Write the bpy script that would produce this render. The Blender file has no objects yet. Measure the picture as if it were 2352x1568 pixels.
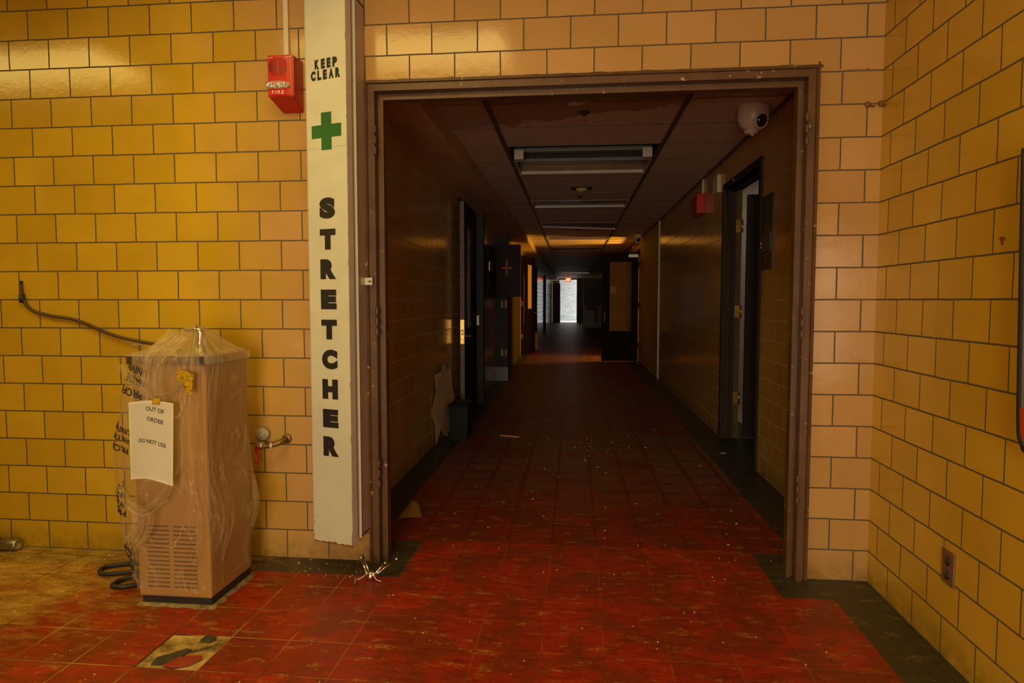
import bpy, bmesh, math, random
from mathutils import Vector, Matrix, noise
random.seed(7)
S = bpy.context.scene
COL = S.collection
PI = math.pi
ANG = 0.013          # the corridor runs very slightly skew to the room

# ---------------------------------------------------------------- camera
cam = bpy.data.cameras.new('camera'); camo = bpy.data.objects.new('camera', cam); COL.objects.link(camo)
cam.sensor_width = 36; cam.lens = 36*1539.1/2352; cam.clip_start = .02; cam.clip_end = 200
camo.location = (-.024, -2.9807, 1.2156)
camo.rotation_euler = (PI/2-.061, 0, .1049)
S.camera = camo
# ---------------------------------------------------------------- world and exposure
wld = bpy.data.worlds.new('world'); S.world = wld; wld.use_nodes = True
wld.node_tree.nodes['Background'].inputs[0].default_value = (.5, .42, .4, 1)
wld.node_tree.nodes['Background'].inputs[1].default_value = .0
vs = S.view_settings
vs.view_transform = 'Standard'; vs.look = 'None'; vs.gamma = 1; vs.use_curve_mapping = False
vs.exposure = 0.0
# strengths of the lamps, windows and added fills (used by their builders below)
L_ROOM = 7.7;  C_ROOM = (1, .75, .20)
L_WINDOW = 24.0; L_LOWFILL = 20.0; C_WINDOW = (1, .78, .53)
L_FAR = 9.0;  C_FAR = (.86, .95, 1.0)
L_SIDE = 150.0; C_SIDE = (1, .50, .05)
L_RIGHTFILL = 5.0; C_RIGHTFILL = (1, .78, .55)

# ---------------------------------------------------------------- node helpers
def new_mat(name):
    m = bpy.data.materials.new(name); m.use_nodes = True
    nt = m.node_tree; b = nt.nodes['Principled BSDF']
    return m, nt, b
def N(nt, t, **kw):
    n = nt.nodes.new(t)
    for k, v in kw.items():
        if k.startswith('i_'): n.inputs[k[2:].replace('_', ' ')].default_value = v
        else: setattr(n, k, v)
    return n
def LK(nt, a, b): nt.links.new(a, b)
def ramp(nt, fac, stops):
    r = nt.nodes.new('ShaderNodeValToRGB')
    e = r.color_ramp.elements
    while len(e) < len(stops): e.new(.5)
    for el, (p, c) in zip(e, stops):
        el.position = p; el.color = (c, c, c, 1) if not isinstance(c, tuple) else (*c, 1)
    LK(nt, fac, r.inputs[0]); return r.outputs[0]
def mixc(nt, fac, a, b, mode='MIX'):
    m = nt.nodes.new('ShaderNodeMix'); m.data_type = 'RGBA'; m.blend_type = mode
    for s, v in ((0, fac), (6, a), (7, b)):
        if hasattr(v, 'is_linked') or isinstance(v, bpy.types.NodeSocket): LK(nt, v, m.inputs[s])
        elif s == 0: m.inputs[0].default_value = v
        else: m.inputs[s].default_value = (*v, 1)
    return m.outputs[2]
def math_(nt, op, a, b=None, c=None):
    m = nt.nodes.new('ShaderNodeMath'); m.operation = op
    for i, v in enumerate((a, b, c)):
        if v is None: continue
        if isinstance(v, bpy.types.NodeSocket): LK(nt, v, m.inputs[i])
        else: m.inputs[i].default_value = v
    return m.outputs[0]
def noise_(nt, vec, scale, detail=3, rough=.55, stretch=None):
    if stretch:
        mp = N(nt, 'ShaderNodeMapping'); mp.inputs['Scale'].default_value = stretch
        LK(nt, vec, mp.inputs[0]); vec = mp.outputs[0]
    n = N(nt, 'ShaderNodeTexNoise'); n.inputs['Scale'].default_value = scale
    n.inputs['Detail'].default_value = detail; n.inputs['Roughness'].default_value = rough
    LK(nt, vec, n.inputs['Vector']); return n.outputs['Fac']
def pos(nt): return N(nt, 'ShaderNodeTexCoord').outputs['Object']
def bump(nt, b, h, strength=.3, dist=.002):
    n = N(nt, 'ShaderNodeBump'); n.inputs['Strength'].default_value = strength
    n.inputs['Distance'].default_value = dist; LK(nt, h, n.inputs['Height']); LK(nt, n.outputs[0], b.inputs['Normal'])
    return n
def plain(name, col, rough=.5, metal=0, spec=.5, var=.12, vscale=9, bumps=0, bscale=60, wear=None, wear_t=.66, wscale=14):
    """painted or bare surface with slight unevenness; wear = colour of chips"""
    m, nt, b = new_mat(name)
    p = pos(nt)
    n = noise_(nt, p, vscale, 4)
    c = mixc(nt, ramp(nt, n, [(.3, 0.), (.7, 1.)]), tuple(x*(1-var) for x in col), tuple(min(1, x*(1+var)) for x in col))
    if wear:
        n2 = noise_(nt, p, wscale, 6, .7)
        c = mixc(nt, ramp(nt, n2, [(wear_t, 0.), (wear_t+.03, 1.)]), c, wear)
    LK(nt, c, b.inputs['Base Color'])
    b.inputs['Roughness'].default_value = rough; b.inputs['Metallic'].default_value = metal
    b.inputs['Specular IOR Level'].default_value = spec
    if bumps: bump(nt, b, noise_(nt, p, bscale, 3), bumps, .002)
    return m
def emit(name, col, strength):
    m, nt, b = new_mat(name)
    b.inputs['Base Color'].default_value = (*col, 1); b.inputs['Emission Color'].default_value = (*col, 1)
    b.inputs['Emission Strength'].default_value = strength; b.inputs['Roughness'].default_value = .35
    return m

TW, TH = .2037, .1355
def tile_mat(name, c1, c2, blend=None, rough=.13, dirty=.35, grout=(.10, .075, .04), floor_dirt=True):
    m, nt, b = new_mat(name)
    uv = N(nt, 'ShaderNodeUVMap').outputs[0]
    br = N(nt, 'ShaderNodeTexBrick')
    br.offset = .5; br.offset_frequency = 2; br.squash = 1
    for k, v in (('Scale', 1), ('Mortar Size', .0034), ('Mortar Smooth', .15), ('Bias', 0), ('Brick Width', TW), ('Row Height', TH)):
        br.inputs[k].default_value = v
    br.inputs['Color1'].default_value = (0, 0, 0, 1); br.inputs['Color2'].default_value = (1, 1, 1, 1)
    br.inputs['Mortar'].default_value = (.5, .5, .5, 1)
    # mortar lines wander a little
    wob = N(nt, 'ShaderNodeTexNoise'); wob.inputs['Scale'].default_value = 9; LK(nt, uv, wob.inputs['Vector'])
    sub = N(nt, 'ShaderNodeVectorMath'); sub.operation = 'SUBTRACT'; LK(nt, wob.outputs['Color'], sub.inputs[0]); sub.inputs[1].default_value = (.5, .5, .5)
    sc = N(nt, 'ShaderNodeVectorMath'); sc.operation = 'SCALE'; sc.inputs['Scale'].default_value = .004; LK(nt, sub.outputs[0], sc.inputs[0])
    ad = N(nt, 'ShaderNodeVectorMath'); ad.operation = 'ADD'; LK(nt, uv, ad.inputs[0]); LK(nt, sc.outputs[0], ad.inputs[1])
    LK(nt, ad.outputs[0], br.inputs['Vector'])
    rnd = br.outputs['Color']
    tile = mixc(nt, rnd, c1, c2)
    if blend:
        sx = N(nt, 'ShaderNodeSeparateXYZ'); LK(nt, pos(nt), sx.inputs[0])
        f = math_(nt, 'MULTIPLY_ADD', sx.outputs[0], 1/.5, 1.80/.5)
        bw = N(nt, 'ShaderNodeRGBToBW'); LK(nt, rnd, bw.inputs[0])
        f = math_(nt, 'ADD', f, math_(nt, 'MULTIPLY_ADD', bw.outputs[0], .5, -.25))
        cl = N(nt, 'ShaderNodeClamp'); LK(nt, f, cl.inputs[0])
        tile = mixc(nt, cl.outputs[0], tile, mixc(nt, rnd, blend[0], blend[1]))
    n1 = noise_(nt, uv, 3.2, 5, .6)
    tile = mixc(nt, math_(nt, 'MULTIPLY', ramp(nt, n1, [(.42, 0.), (.75, 1.)]), dirty), tile, tuple(x*.62 for x in c1))
    # specks and runs of dirt
    n2 = noise_(nt, uv, 38, 5, .65)
    tile = mixc(nt, math_(nt, 'MULTIPLY', ramp(nt, n2, [(.70, 0.), (.76, 1.)]), .5), tile, (.06, .035, .012))
    if floor_dirt:
        su = N(nt, 'ShaderNodeSeparateXYZ'); LK(nt, uv, su.inputs[0])
        low = math_(nt, 'MULTIPLY_ADD', su.outputs[1], -1/.11, 1.1)
        n3 = noise_(nt, uv, 11, 5, .7)
        lowf = math_(nt, 'MULTIPLY', math_(nt, 'MAXIMUM', low, 0.), ramp(nt, n3, [(.35, 0.), (.62, 1.)]))
        cl2 = N(nt, 'ShaderNodeClamp'); LK(nt, lowf, cl2.inputs[0])
        tile = mixc(nt, math_(nt, 'MULTIPLY', cl2.outputs[0], .6), tile, (.10, .06, .015))
    col = mixc(nt, br.outputs['Fac'], tile, grout)
    LK(nt, col, b.inputs['Base Color'])
    rr = mixc(nt, br.outputs['Fac'], (rough,)*3, (.85,)*3)
    LK(nt, rr, b.inputs['Roughness'])
    # hammered glaze, each tile very slightly out of true, sunk joints
    op = noise_(nt, uv, 150, 2, .5)
    wv = noise_(nt, uv, 22, 2, .5)
    su2 = N(nt, 'ShaderNodeSeparateXYZ'); LK(nt, uv, su2.inputs[0])
    bw2 = N(nt, 'ShaderNodeRGBToBW'); LK(nt, rnd, bw2.inputs[0])
    h = math_(nt, 'ADD', math_(nt, 'MULTIPLY', op, .10), math_(nt, 'MULTIPLY', wv, .26))
    h = math_(nt, 'ADD', h, math_(nt, 'MULTIPLY', math_(nt, 'MULTIPLY_ADD', bw2.outputs[0], 1., -.5), math_(nt, 'MULTIPLY', su2.outputs[1], 3.0)))
    h = math_(nt, 'SUBTRACT', h, math_(nt, 'MULTIPLY', br.outputs['Fac'], .8))
    bump(nt, b, h, .55, .0028)
    return m

# ---------------------------------------------------------------- mesh helpers
class MB:
    def __init__(s): s.bm = bmesh.new(); s.uv = None
    def quad(s, pts, mi=0, uvs=None):
        vv = [s.bm.verts.new(p) for p in pts]; f = s.bm.faces.new(vv); f.material_index = mi
        if uvs:
            if s.uv is None: s.uv = s.bm.loops.layers.uv.new('UVMap')
            for l, u in zip(f.loops, uvs): l[s.uv].uv = u
        return f
    def box(s, x0, x1, y0, y1, z0, z1, bev=0, seg=2, mi=0):
        r = bmesh.ops.create_cube(s.bm, size=1)
        vs_ = r['verts']
        for v in vs_:
            v.co = Vector(((x0+x1)/2+v.co.x*(x1-x0), (y0+y1)/2+v.co.y*(y1-y0), (z0+z1)/2+v.co.z*(z1-z0)))
        fs = set(f for v in vs_ for f in v.link_faces)
        for f in fs: f.material_index = mi
        if bev:
            es = list(set(e for v in vs_ for e in v.link_edges))
            r = bmesh.ops.bevel(s.bm, geom=es, offset=bev, segments=seg, affect='EDGES', profile=.6)
            for f in r['faces']: f.material_index = mi
        return s
    def hexa(s, bot, top, mi=0):      # two quads of points, bottom and top, counter-clockwise from above
        b = [s.bm.verts.new(p) for p in bot]; t = [s.bm.verts.new(p) for p in top]
        fs = [s.bm.faces.new(b[::-1]), s.bm.faces.new(t)]
        n = len(b)
        for i in range(n): fs.append(s.bm.faces.new((b[i], b[(i+1) % n], t[(i+1) % n], t[i])))
        for f in fs: f.material_index = mi
        return s
    def prism(s, pts, d, mi=0):       # closed polygon of 3-D points pushed along vector d
        d = Vector(d); return s.hexa([Vector(p) for p in pts], [Vector(p)+d for p in pts], mi)
    def tube(s, pts, r, seg=10, closed=False, cap=True, mi=0):
        pts = [Vector(p) for p in pts]; n = len(pts); rings = []
        rr = r if isinstance(r, (list, tuple)) else [r]*n
        up = None
        for i, p in enumerate(pts):
            if closed: t = (pts[(i+1) % n]-pts[i-1]).normalized()
            else: t = (pts[min(i+1, n-1)]-pts[max(i-1, 0)]).normalized()
            if up is None:
                up = Vector((0, 0, 1)) if abs(t.z) < .9 else Vector((1, 0, 0))
            a = t.cross(up).normalized(); bb = a.cross(t).normalized(); up = bb
            rings.append([s.bm.verts.new(p+(a*math.cos(2*PI*k/seg)+bb*math.sin(2*PI*k/seg))*rr[i]) for k in range(seg)])
        m = n if closed else n-1
        for i in range(m):
            A, B = rings[i], rings[(i+1) % n]
            for k in range(seg):
                f = s.bm.faces.new((A[k], A[(k+1) % seg], B[(k+1) % seg], B[k])); f.smooth = True; f.material_index = mi
        if cap and not closed:
            f = s.bm.faces.new(rings[0][::-1]); f.material_index = mi
            f = s.bm.faces.new(rings[-1]); f.material_index = mi
        return s
    def lathe(s, prof, c=(0, 0, 0), axis=(0, 0, 1), seg=28, smooth=True, mi=0):   # prof: (radius, height)
        ax = Vector(axis).normalized(); q = Vector((0, 0, 1)).rotation_difference(ax); c = Vector(c); rings = []
        for r, h in prof:
            if r < 1e-6: rings.append([s.bm.verts.new(c+q@Vector((0, 0, h)))])
            else: rings.append([s.bm.verts.new(c+q@Vector((r*math.cos(2*PI*k/seg), r*math.sin(2*PI*k/seg), h))) for k in range(seg)])
        for A, B in zip(rings, rings[1:]):
            for k in range(seg):
                k2 = (k+1) % seg
                if len(A) == 1 and len(B) == 1: continue
                if len(A) == 1: f = s.bm.faces.new((A[0], B[k2], B[k]))
                elif len(B) == 1: f = s.bm.faces.new((A[k], A[k2], B[0]))
                else: f = s.bm.faces.new((A[k], A[k2], B[k2], B[k]))
                f.smooth = smooth; f.material_index = mi
        for R_, rev in ((rings[0], True), (rings[-1], False)):
            if len(R_) > 1: s.bm.faces.new(R_[::-1] if rev else R_)
        return s
    def grid(s, fn, nu, nv, closed_u=False, smooth=True, mi=0):
        g = [[s.bm.verts.new(fn(i/nu, j/nv)) for i in range(nu if closed_u else nu+1)] for j in range(nv+1)]
        w_ = len(g[0])
        for j in range(nv):
            for i in range(nu):
                i2 = (i+1) % w_ if closed_u else i+1
                f = s.bm.faces.new((g[j][i], g[j][i2], g[j+1][i2], g[j+1][i])); f.smooth = smooth; f.material_index = mi
        return s
    def flat(s, verts, faces, fn, mi=0):   # 2-D mesh (text) carried onto a surface by fn(x, y)
        vv = [s.bm.verts.new(fn(*v)) for v in verts]
        for f in faces:
            try: s.bm.faces.new([vv[i] for i in f]).material_index = mi
            except ValueError: pass
        return s
    def solid(s, th):
        bmesh.ops.solidify(s.bm, geom=list(s.bm.faces), thickness=th); return s

def tag(o, label=None, cat=None, group=None, kind=None):
    if label: o['label'] = label
    if cat: o['category'] = cat
    if group: o['group'] = group
    if kind: o['kind'] = kind
    return o
def build(name, mb, mats, parent=None, origin=(0, 0, 0), rot=0., corr=False, recalc=True):
    """one mesh object; geometry is given in room (or corridor) coordinates, origin = the object's base"""
    o3 = Vector(parent['_base'] if parent is not None else origin)
    for v in mb.bm.verts: v.co -= o3
    if recalc: bmesh.ops.recalc_face_normals(mb.bm, faces=list(mb.bm.faces))
    me = bpy.data.meshes.new(name); mb.bm.to_mesh(me); mb.bm.free()
    for m in (mats if isinstance(mats, (list, tuple)) else [mats]): me.materials.append(m)
    o = bpy.data.objects.new(name, me); COL.objects.link(o)
    if parent is not None: o.parent = parent; o['_base'] = tuple(o3)
    else:
        R = Matrix.Rotation(ANG, 3, 'Z') if corr else Matrix.Identity(3)
        o.location = R@o3; o.rotation_euler = (0, 0, rot+(ANG if corr else 0)); o['_base'] = tuple(o3)
    return o
def thing(name, label, cat, base, group=None, corr=False, rot=0., kind=None):
    o = bpy.data.objects.new(name, None); COL.objects.link(o); o.empty_display_size = .1
    R = Matrix.Rotation(ANG, 3, 'Z') if corr else Matrix.Identity(3)
    o.location = R@Vector(base); o.rotation_euler = (0, 0, rot+(ANG if corr else 0)); o['_base'] = tuple(base)
    return tag(o, label, cat, group, kind)
def struct(name, mb, mats, label=None, cat=None, corr=False, origin=(0, 0, 0), recalc=True):
    return tag(build(name, mb, mats, None, origin, 0, corr, recalc), label, cat, None, 'structure')

def text2d(body, w=None, h=None, bold=0., spacing=1.):
    """2-D outline mesh of a word, lower-left at 0,0, scaled to width w and height h"""
    cu = bpy.data.curves.new('t', 'FONT'); cu.body = body; cu.offset = bold; cu.space_character = spacing; cu.resolution_u = 4
    to = bpy.data.objects.new('t', cu); COL.objects.link(to)
    bpy.context.view_layer.update()
    me = bpy.data.meshes.new_from_object(to.evaluated_get(bpy.context.evaluated_depsgraph_get()))
    vs_ = [(v.co.x, v.co.y) for v in me.vertices]; fs = [list(p.vertices) for p in me.polygons]
    bpy.data.objects.remove(to); bpy.data.curves.remove(cu); bpy.data.meshes.remove(me)
    x0 = min(v[0] for v in vs_); x1 = max(v[0] for v in vs_); y0 = min(v[1] for v in vs_); y1 = max(v[1] for v in vs_)
    sx = (w/(x1-x0)) if w else (h/(y1-y0)); sy = (h/(y1-y0)) if h else sx
    return [((x-x0)*sx, (y-y0)*sy) for x, y in vs_], fs

# ---------------------------------------------------------------- materials
YEL1, YEL2 = (.50, .32, .018), (.59, .385, .024)
TAN1, TAN2 = (.41, .245, .080), (.485, .292, .100)
M = {}
M['tile_front'] = tile_mat('glazed tile yellow to tan', YEL1, YEL2, blend=(TAN1, TAN2))
M['tile_yellow'] = tile_mat('glazed tile yellow', (.54, .335, .03), (.62, .385, .04))
M['tile_hall'] = tile_mat('glazed tile corridor', (.56, .35, .085), (.64, .41, .10), dirty=.4, grout=(.66, .54, .40))
M['frame_brown'] = plain('brown door frame paint', (.098, .050, .021), .36, spec=.35, wear=(.42, .30, .14), wear_t=.635, wscale=30, var=.2)
M['door_dark'] = plain('dark brown door paint', (.022, .011, .005), .5, spec=.03, var=.15)
M['door_grey'] = plain('charcoal door paint', (.040, .033, .034), .5, spec=.08, var=.12)
M['blue_grey'] = plain('slate blue frame paint', (.050, .050, .062), .5, spec=.08, var=.15)
M['door_edge'] = plain('door edge wood', (.20, .13, .10), .5, var=.3, vscale=30)
M['white_paint'] = plain('aged white paint', (.55, .555, .42), .38, var=.05, wear=(.33, .16, .05), wear_t=.675, wscale=12)
M['grey_side'] = plain('grey primed steel', (.44, .37, .36), .45, var=.08, wear=(.16, .08, .04), wear_t=.665, wscale=16)
M['rust'] = plain('rust', (.20, .075, .018), .85, var=.45, vscale=40, bumps=.6, bscale=90)
M['black_ink'] = plain('black lettering', (.013, .011, .010), .55, var=.2)
M['green_ink'] = plain('green cross paint', (.012, .12, .02), .5, var=.1, wear=(.30, .24, .12), wear_t=.68, wscale=26)
M['red_plastic'] = plain('red alarm plastic', (.46, .012, .008), .32, var=.04)
M['red_dark'] = plain('dark red slots', (.16, .006, .005), .5)
M['white_ink'] = plain('white lettering', (.85, .8, .74), .5)
M['chrome'] = plain('chrome', (.78, .76, .72), .16, 1, var=.06)
M['steel'] = plain('stainless steel', (.60, .57, .52), .28, 1, var=.1)
M['steel_dull'] = plain('galvanised pipe', (.42, .40, .36), .42, 1, var=.25, vscale=30)
M['brass'] = plain('brass', (.72, .46, .13), .3, 1, var=.25, vscale=40)
M['conduit'] = plain('cream raceway plastic', (.62, .54, .38), .4, var=.05)
M['fountain'] = plain('tan fountain enamel', (.35, .20, .060), .38, var=.06, wear=(.16, .08, .03), wear_t=.69, wscale=12)
M['fountain_side'] = M['fountain']
M['black_rubber'] = plain('black rubber', (.018, .016, .014), .5, var=.2)
M['cable'] = plain('dark brown cable', (.075, .035, .02), .5, var=.2)
M['vent_dark'] = plain('dark vent slots', (.09, .045, .02), .7)
M['paper'] = plain('white paper', (.90, .90, .72), .7, var=.03)
M['tape'] = plain('yellow tape', (.75, .53, .025), .25, var=.12, vscale=50, bumps=.4, bscale=120)
M['copper'] = plain('old copper pipe', (.24, .155, .06), .5, .8, var=.4, vscale=40)
M['old_hinge'] = plain('worn speckled hinge steel', (.30, .22, .14), .6, .5, var=.6, vscale=60)
M['plate'] = plain('brown outlet plate', (.16, .085, .045), .35, var=.08)
M['socket'] = plain('black outlet socket', (.03, .02, .014), .4)
M['cam_white'] = plain('off white camera shell', (.62, .50, .42), .35, var=.05)
M['lens'] = plain('dark glass lens', (.012, .012, .016), .06, 0, 1.)
M['red_led'] = emit('red indicator', (1, .02, .01), .5)
M['tbar'] = plain('ceiling grid bars', (.13, .095, .075), .5, var=.15)
M['fix_metal'] = plain('light fixture grey steel', (.17, .18, .20), .4, var=.12)
M['fix_trim'] = plain('light fixture pale trim', (.62, .58, .55), .35, var=.1)
M['fix_dark'] = plain('dark fixture interior', (.035, .038, .045), .5, var=.2)
M['lens_panel'] = plain('aged light diffuser', (.20, .12, .045), .3, var=.15)
M['bin'] = plain('dark grey bin plastic', (.018, .022, .024), .5, spec=.1, var=.1)
M['card'] = plain('pale torn board', (.62, .47, .33), .8, var=.12, vscale=6, wear=(.26, .16, .09), wear_t=.63, wscale=9)
M['wood'] = plain('raw wood strip', (.46, .27, .09), .7, var=.2)
M['scrap'] = plain('yellow paper scrap', (.66, .42, .10), .7, var=.08)
M['chips'] = plain('pale paint chips', (.72, .62, .45), .7, var=.2)
M['soffit'] = plain('painted soffit', (.60, .40, .25), .5, var=.18, vscale=3)
M['hallpaint'] = plain('painted plaster yellow', (.42, .27, .07), .55, var=.12, vscale=3)
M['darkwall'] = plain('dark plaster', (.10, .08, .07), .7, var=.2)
M['roomgrey'] = plain('grey plaster', (.46, .42, .38), .7, var=.1)
M['plaster'] = plain('cream ceiling plaster', (.60, .48, .28), .8, var=.08)
M['firstaid'] = plain('grey cabinet enamel', (.036, .026, .025), .5, spec=.06, var=.1)
M['redcross'] = plain('faded red cross', (.42, .045, .015), .5, var=.15)
M['bin_tan'] = plain('tan plastic bin', (.34, .23, .09), .5, var=.1)
M['greenplate'] = plain('dark green sign plate', (.032, .045, .036), .3, var=.2)
M['tealplate'] = plain('teal reader', (.03, .075, .07), .35, var=.1)
M['debris_dark'] = plain('dark mastic', (.05, .042, .02), .8, var=.4, vscale=30)
M['redtile'] = plain('red floor tile shard', (.30, .035, .012), .5, var=.25, vscale=20)
M['cart'] = plain('pale grey cabinet', (.30, .29, .28), .5, var=.1)
M['cart_dark'] = plain('maroon black cabinet', (.04, .018, .016), .5, var=.2)
M['oxblood'] = plain('dark red canvas', (.20, .012, .012), .6, var=.2)
M['orange'] = plain('orange cylinder', (.45, .14, .025), .4, var=.15)
M['oliveweave'] = plain('olive woven mesh', (.10, .095, .03), .7, var=.5, vscale=160, bumps=.8, bscale=160)

def brick_far():
    m, nt, b = new_mat('painted pale brick')
    uv = N(nt, 'ShaderNodeUVMap').outputs[0]
    br = N(nt, 'ShaderNodeTexBrick'); LK(nt, uv, br.inputs['Vector'])
    for k, v in (('Scale', 1), ('Mortar Size', .006), ('Mortar Smooth', .2), ('Brick Width', .21), ('Row Height', .07)): br.inputs[k].default_value = v
    br.inputs['Color1'].default_value = (.40, .40, .40, 1); br.inputs['Color2'].default_value = (.58, .57, .55, 1); br.inputs['Mortar'].default_value = (.30, .30, .31, 1)
    n = noise_(nt, uv, 5, 5, .7)
    c = mixc(nt, ramp(nt, n, [(.62, 0.), (.70, 1.)]), br.outputs['Color'], (.62, .45, .34))
    LK(nt, c, b.inputs['Base Color']); b.inputs['Roughness'].default_value = .5
    bump(nt, b, math_(nt, 'MULTIPLY', br.outputs['Fac'], -1), .5, .004)
    return m
M['brick'] = brick_far()

def ceiling_tile():
    m, nt, b = new_mat('mineral fibre ceiling tile')
    p = pos(nt)
    n = noise_(nt, p, 110, 4, .7); n2 = noise_(nt, p, 1.6, 4)
    c = mixc(nt, n, (.60, .44, .36), (.86, .66, .55))
    c = mixc(nt, math_(nt, 'MULTIPLY', ramp(nt, n2, [(.4, 0.), (.7, 1.)]), .35), c, (.50, .34, .25))
    # water stain with a ragged edge over the first tiles inside the doorway
    s = N(nt, 'ShaderNodeSeparateXYZ'); LK(nt, p, s.inputs[0])
    e = math_(nt, 'ADD', math_(nt, 'MULTIPLY_ADD', s.outputs[0], .34, 0.), s.outputs[1])
    nz = noise_(nt, p, 5.5, 6, .65)
    e = math_(nt, 'ADD', e, math_(nt, 'MULTIPLY_ADD', nz, .5, -.25))
    inside = ramp(nt, math_(nt, 'MULTIPLY_ADD', e, 1., -1.2), [(.40, 1.), (.415, 0.)])
    lim = ramp(nt, math_(nt, 'MULTIPLY_ADD', s.outputs[1], 1., -1.), [(.855, 1.), (.86, 0.)])
    wide = ramp(nt, math_(nt, 'ABSOLUTE', s.outputs[0]), [(.62, 1.), (.63, .55)])
    st = math_(nt, 'MULTIPLY', math_(nt, 'MULTIPLY', inside, lim), wide)
    c = mixc(nt, math_(nt, 'MULTIPLY', st, .75), c, (.34, .16, .05))
    LK(nt, c, b.inputs['Base Color']); b.inputs['Roughness'].default_value = .55
    bump(nt, b, n, .6, .004)
    return m
M['ceil_tile'] = ceiling_tile()

FT = .2225
def floor_mat(name, base, dark=False, hall=False, dust=True):
    m, nt, b = new_mat(name)
    p = pos(nt)
    s = N(nt, 'ShaderNodeSeparateXYZ'); LK(nt, p, s.inputs[0])
    def joint(sock, off, w):
        f = math_(nt, 'FRACT', math_(nt, 'MULTIPLY_ADD', sock, 1/FT, off/FT))
        d = math_(nt, 'ABSOLUTE', math_(nt, 'SUBTRACT', f, .5))      # .5 at the joint
        return d
    dx = joint(s.outputs[0], 1.28, 0); dy = joint(s.outputs[1], .744, 0)
    dj = math_(nt, 'MAXIMUM', dx, dy)
    cell = N(nt, 'ShaderNodeVectorMath'); cell.operation = 'FLOOR'
    mp = N(nt, 'ShaderNodeMapping'); mp.inputs['Scale'].default_value = (1/FT, 1/FT, 1); mp.inputs['Location'].default_value = (1.28/FT, .744/FT, 0)
    LK(nt, p, mp.inputs[0]); LK(nt, mp.outputs[0], cell.inputs[0])
    wn = N(nt, 'ShaderNodeTexWhiteNoise'); LK(nt, cell.outputs[0], wn.inputs['Vector'])
    big = noise_(nt, p, 1.3, 4, .6)
    mid_ = noise_(nt, p, 4.3, 5, .65)
    grain = noise_(nt, p, 13, 6, .7, (1., 2.4, 1.))
    fine = noise_(nt, p, 70, 5, .75, (1., 2.2, 1.))
    c = mixc(nt, wn.outputs['Value'], tuple(x*.80 for x in base), tuple(min(1, x*1.12) for x in base))
    if not dark:      # patches where the colour is scrubbed brown, others still bright red
        c = mixc(nt, math_(nt, 'MULTIPLY', ramp(nt, mid_, [(.46, 0.), (.56, 1.)]), .8), c, (base[0]*.50, base[1]*1.25, base[2]*1.1))
    c = mixc(nt, math_(nt, 'MULTIPLY', ramp(nt, grain, [(.40, 1.), (.52, 0.)]), .55), c, tuple(x*.40 for x in base))
    c = mixc(nt, math_(nt, 'MULTIPLY', ramp(nt, fine, [(.47, 0.), (.60, 1.)]), .34), c, (.20, .075, .018) if not dark else (.11, .085, .03))
    # pale worn streaks and scuffs
    sc2 = noise_(nt, p, 7.5, 7, .74, (1., 2.6, 1.))
    scuff = math_(nt, 'MULTIPLY', ramp(nt, sc2, [(.56, 0.), (.625, 1.)]), ramp(nt, fine, [(.45, 0.), (.54, 1.)]))
    c = mixc(nt, math_(nt, 'MULTIPLY', scuff, .9), c, (.42, .20, .04) if not dark else (.24, .165, .035))
    sx0 = s.outputs[0]
    if dust and not hall:
        # ochre dust lying on the left part of the room, thickest along the wall
        d = math_(nt, 'MULTIPLY_ADD', sx0, -1/.9, -1.80/.9)
        d = math_(nt, 'ADD', d, math_(nt, 'MULTIPLY_ADD', s.outputs[1], 1.0, .55))
        d = math_(nt, 'ADD', d, math_(nt, 'MULTIPLY_ADD', mid_, 2.6, -1.25))
        d = math_(nt, 'ADD', d, math_(nt, 'MULTIPLY_ADD', grain, 1.6, -.75))
        cl = N(nt, 'ShaderNodeClamp'); LK(nt, d, cl.inputs[0])
        c = mixc(nt, math_(nt, 'MULTIPLY', cl.outputs[0], .86 if not dark else .7), c, mixc(nt, ramp(nt, math_(nt, 'ADD', math_(nt, 'MULTIPLY', sc2, .6), math_(nt, 'MULTIPLY', fine, .4)), [(.42, 0.), (.56, 1.)]), (.20, .105, .014), (.56, .36, .075)))
    if hall:
        # wax worn off tile middles, red left along the joints
        far = N(nt, 'ShaderNodeMapRange'); far.inputs['From Min'].default_value = .7; far.inputs['From Max'].default_value = 2.2
        LK(nt, s.outputs[1], far.inputs['Value'])
        mid = ramp(nt, dj, [(.40, 1.), (.46, 0.)])
        patch = ramp(nt, noise_(nt, p, 1.9, 3), [(.36, 0.), (.50, 1.)])
        f = math_(nt, 'MULTIPLY', math_(nt, 'MULTIPLY', mid, patch), far.outputs[0])
        c = mixc(nt, math_(nt, 'MULTIPLY', f, .85), c, (.155, .105, .072))
    jn = ramp(nt, dj, [(.4845, 0.), (.492, 1.)])
    jvar = ramp(nt, noise_(nt, p, 3.2, 5), [(.40, 0.), (.58, 1.)])
    # dust sits in the joints at the left; in the trodden middle they are all but closed
    jl = N(nt, 'ShaderNodeMapRange'); jl.inputs['From Min'].default_value = -.75; jl.inputs['From Max'].default_value = -1.35; LK(nt, sx0, jl.inputs['Value'])
    if hall: jc = (.06, .016, .006); js = .75
    elif dark: jc = (.03, .026, .016); js = .5
    else:
        jc = mixc(nt, jvar, (.06, .018, .006), (.46, .28, .07)); js = math_(nt, 'MULTIPLY_ADD', jl.outputs[0], .68, .16)
    c = mixc(nt, math_(nt, 'MULTIPLY', jn, js), c, jc)
    LK(nt, c, b.inputs['Base Color'])
    r = mixc(nt, grain, (.26,)*3, (.62,)*3)
    LK(nt, r, b.inputs['Roughness'])
    b.inputs['Specular IOR Level'].default_value = .35
    h = math_(nt, 'ADD', math_(nt, 'MULTIPLY', grain, .5), math_(nt, 'MULTIPLY', big, 2.))
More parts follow.
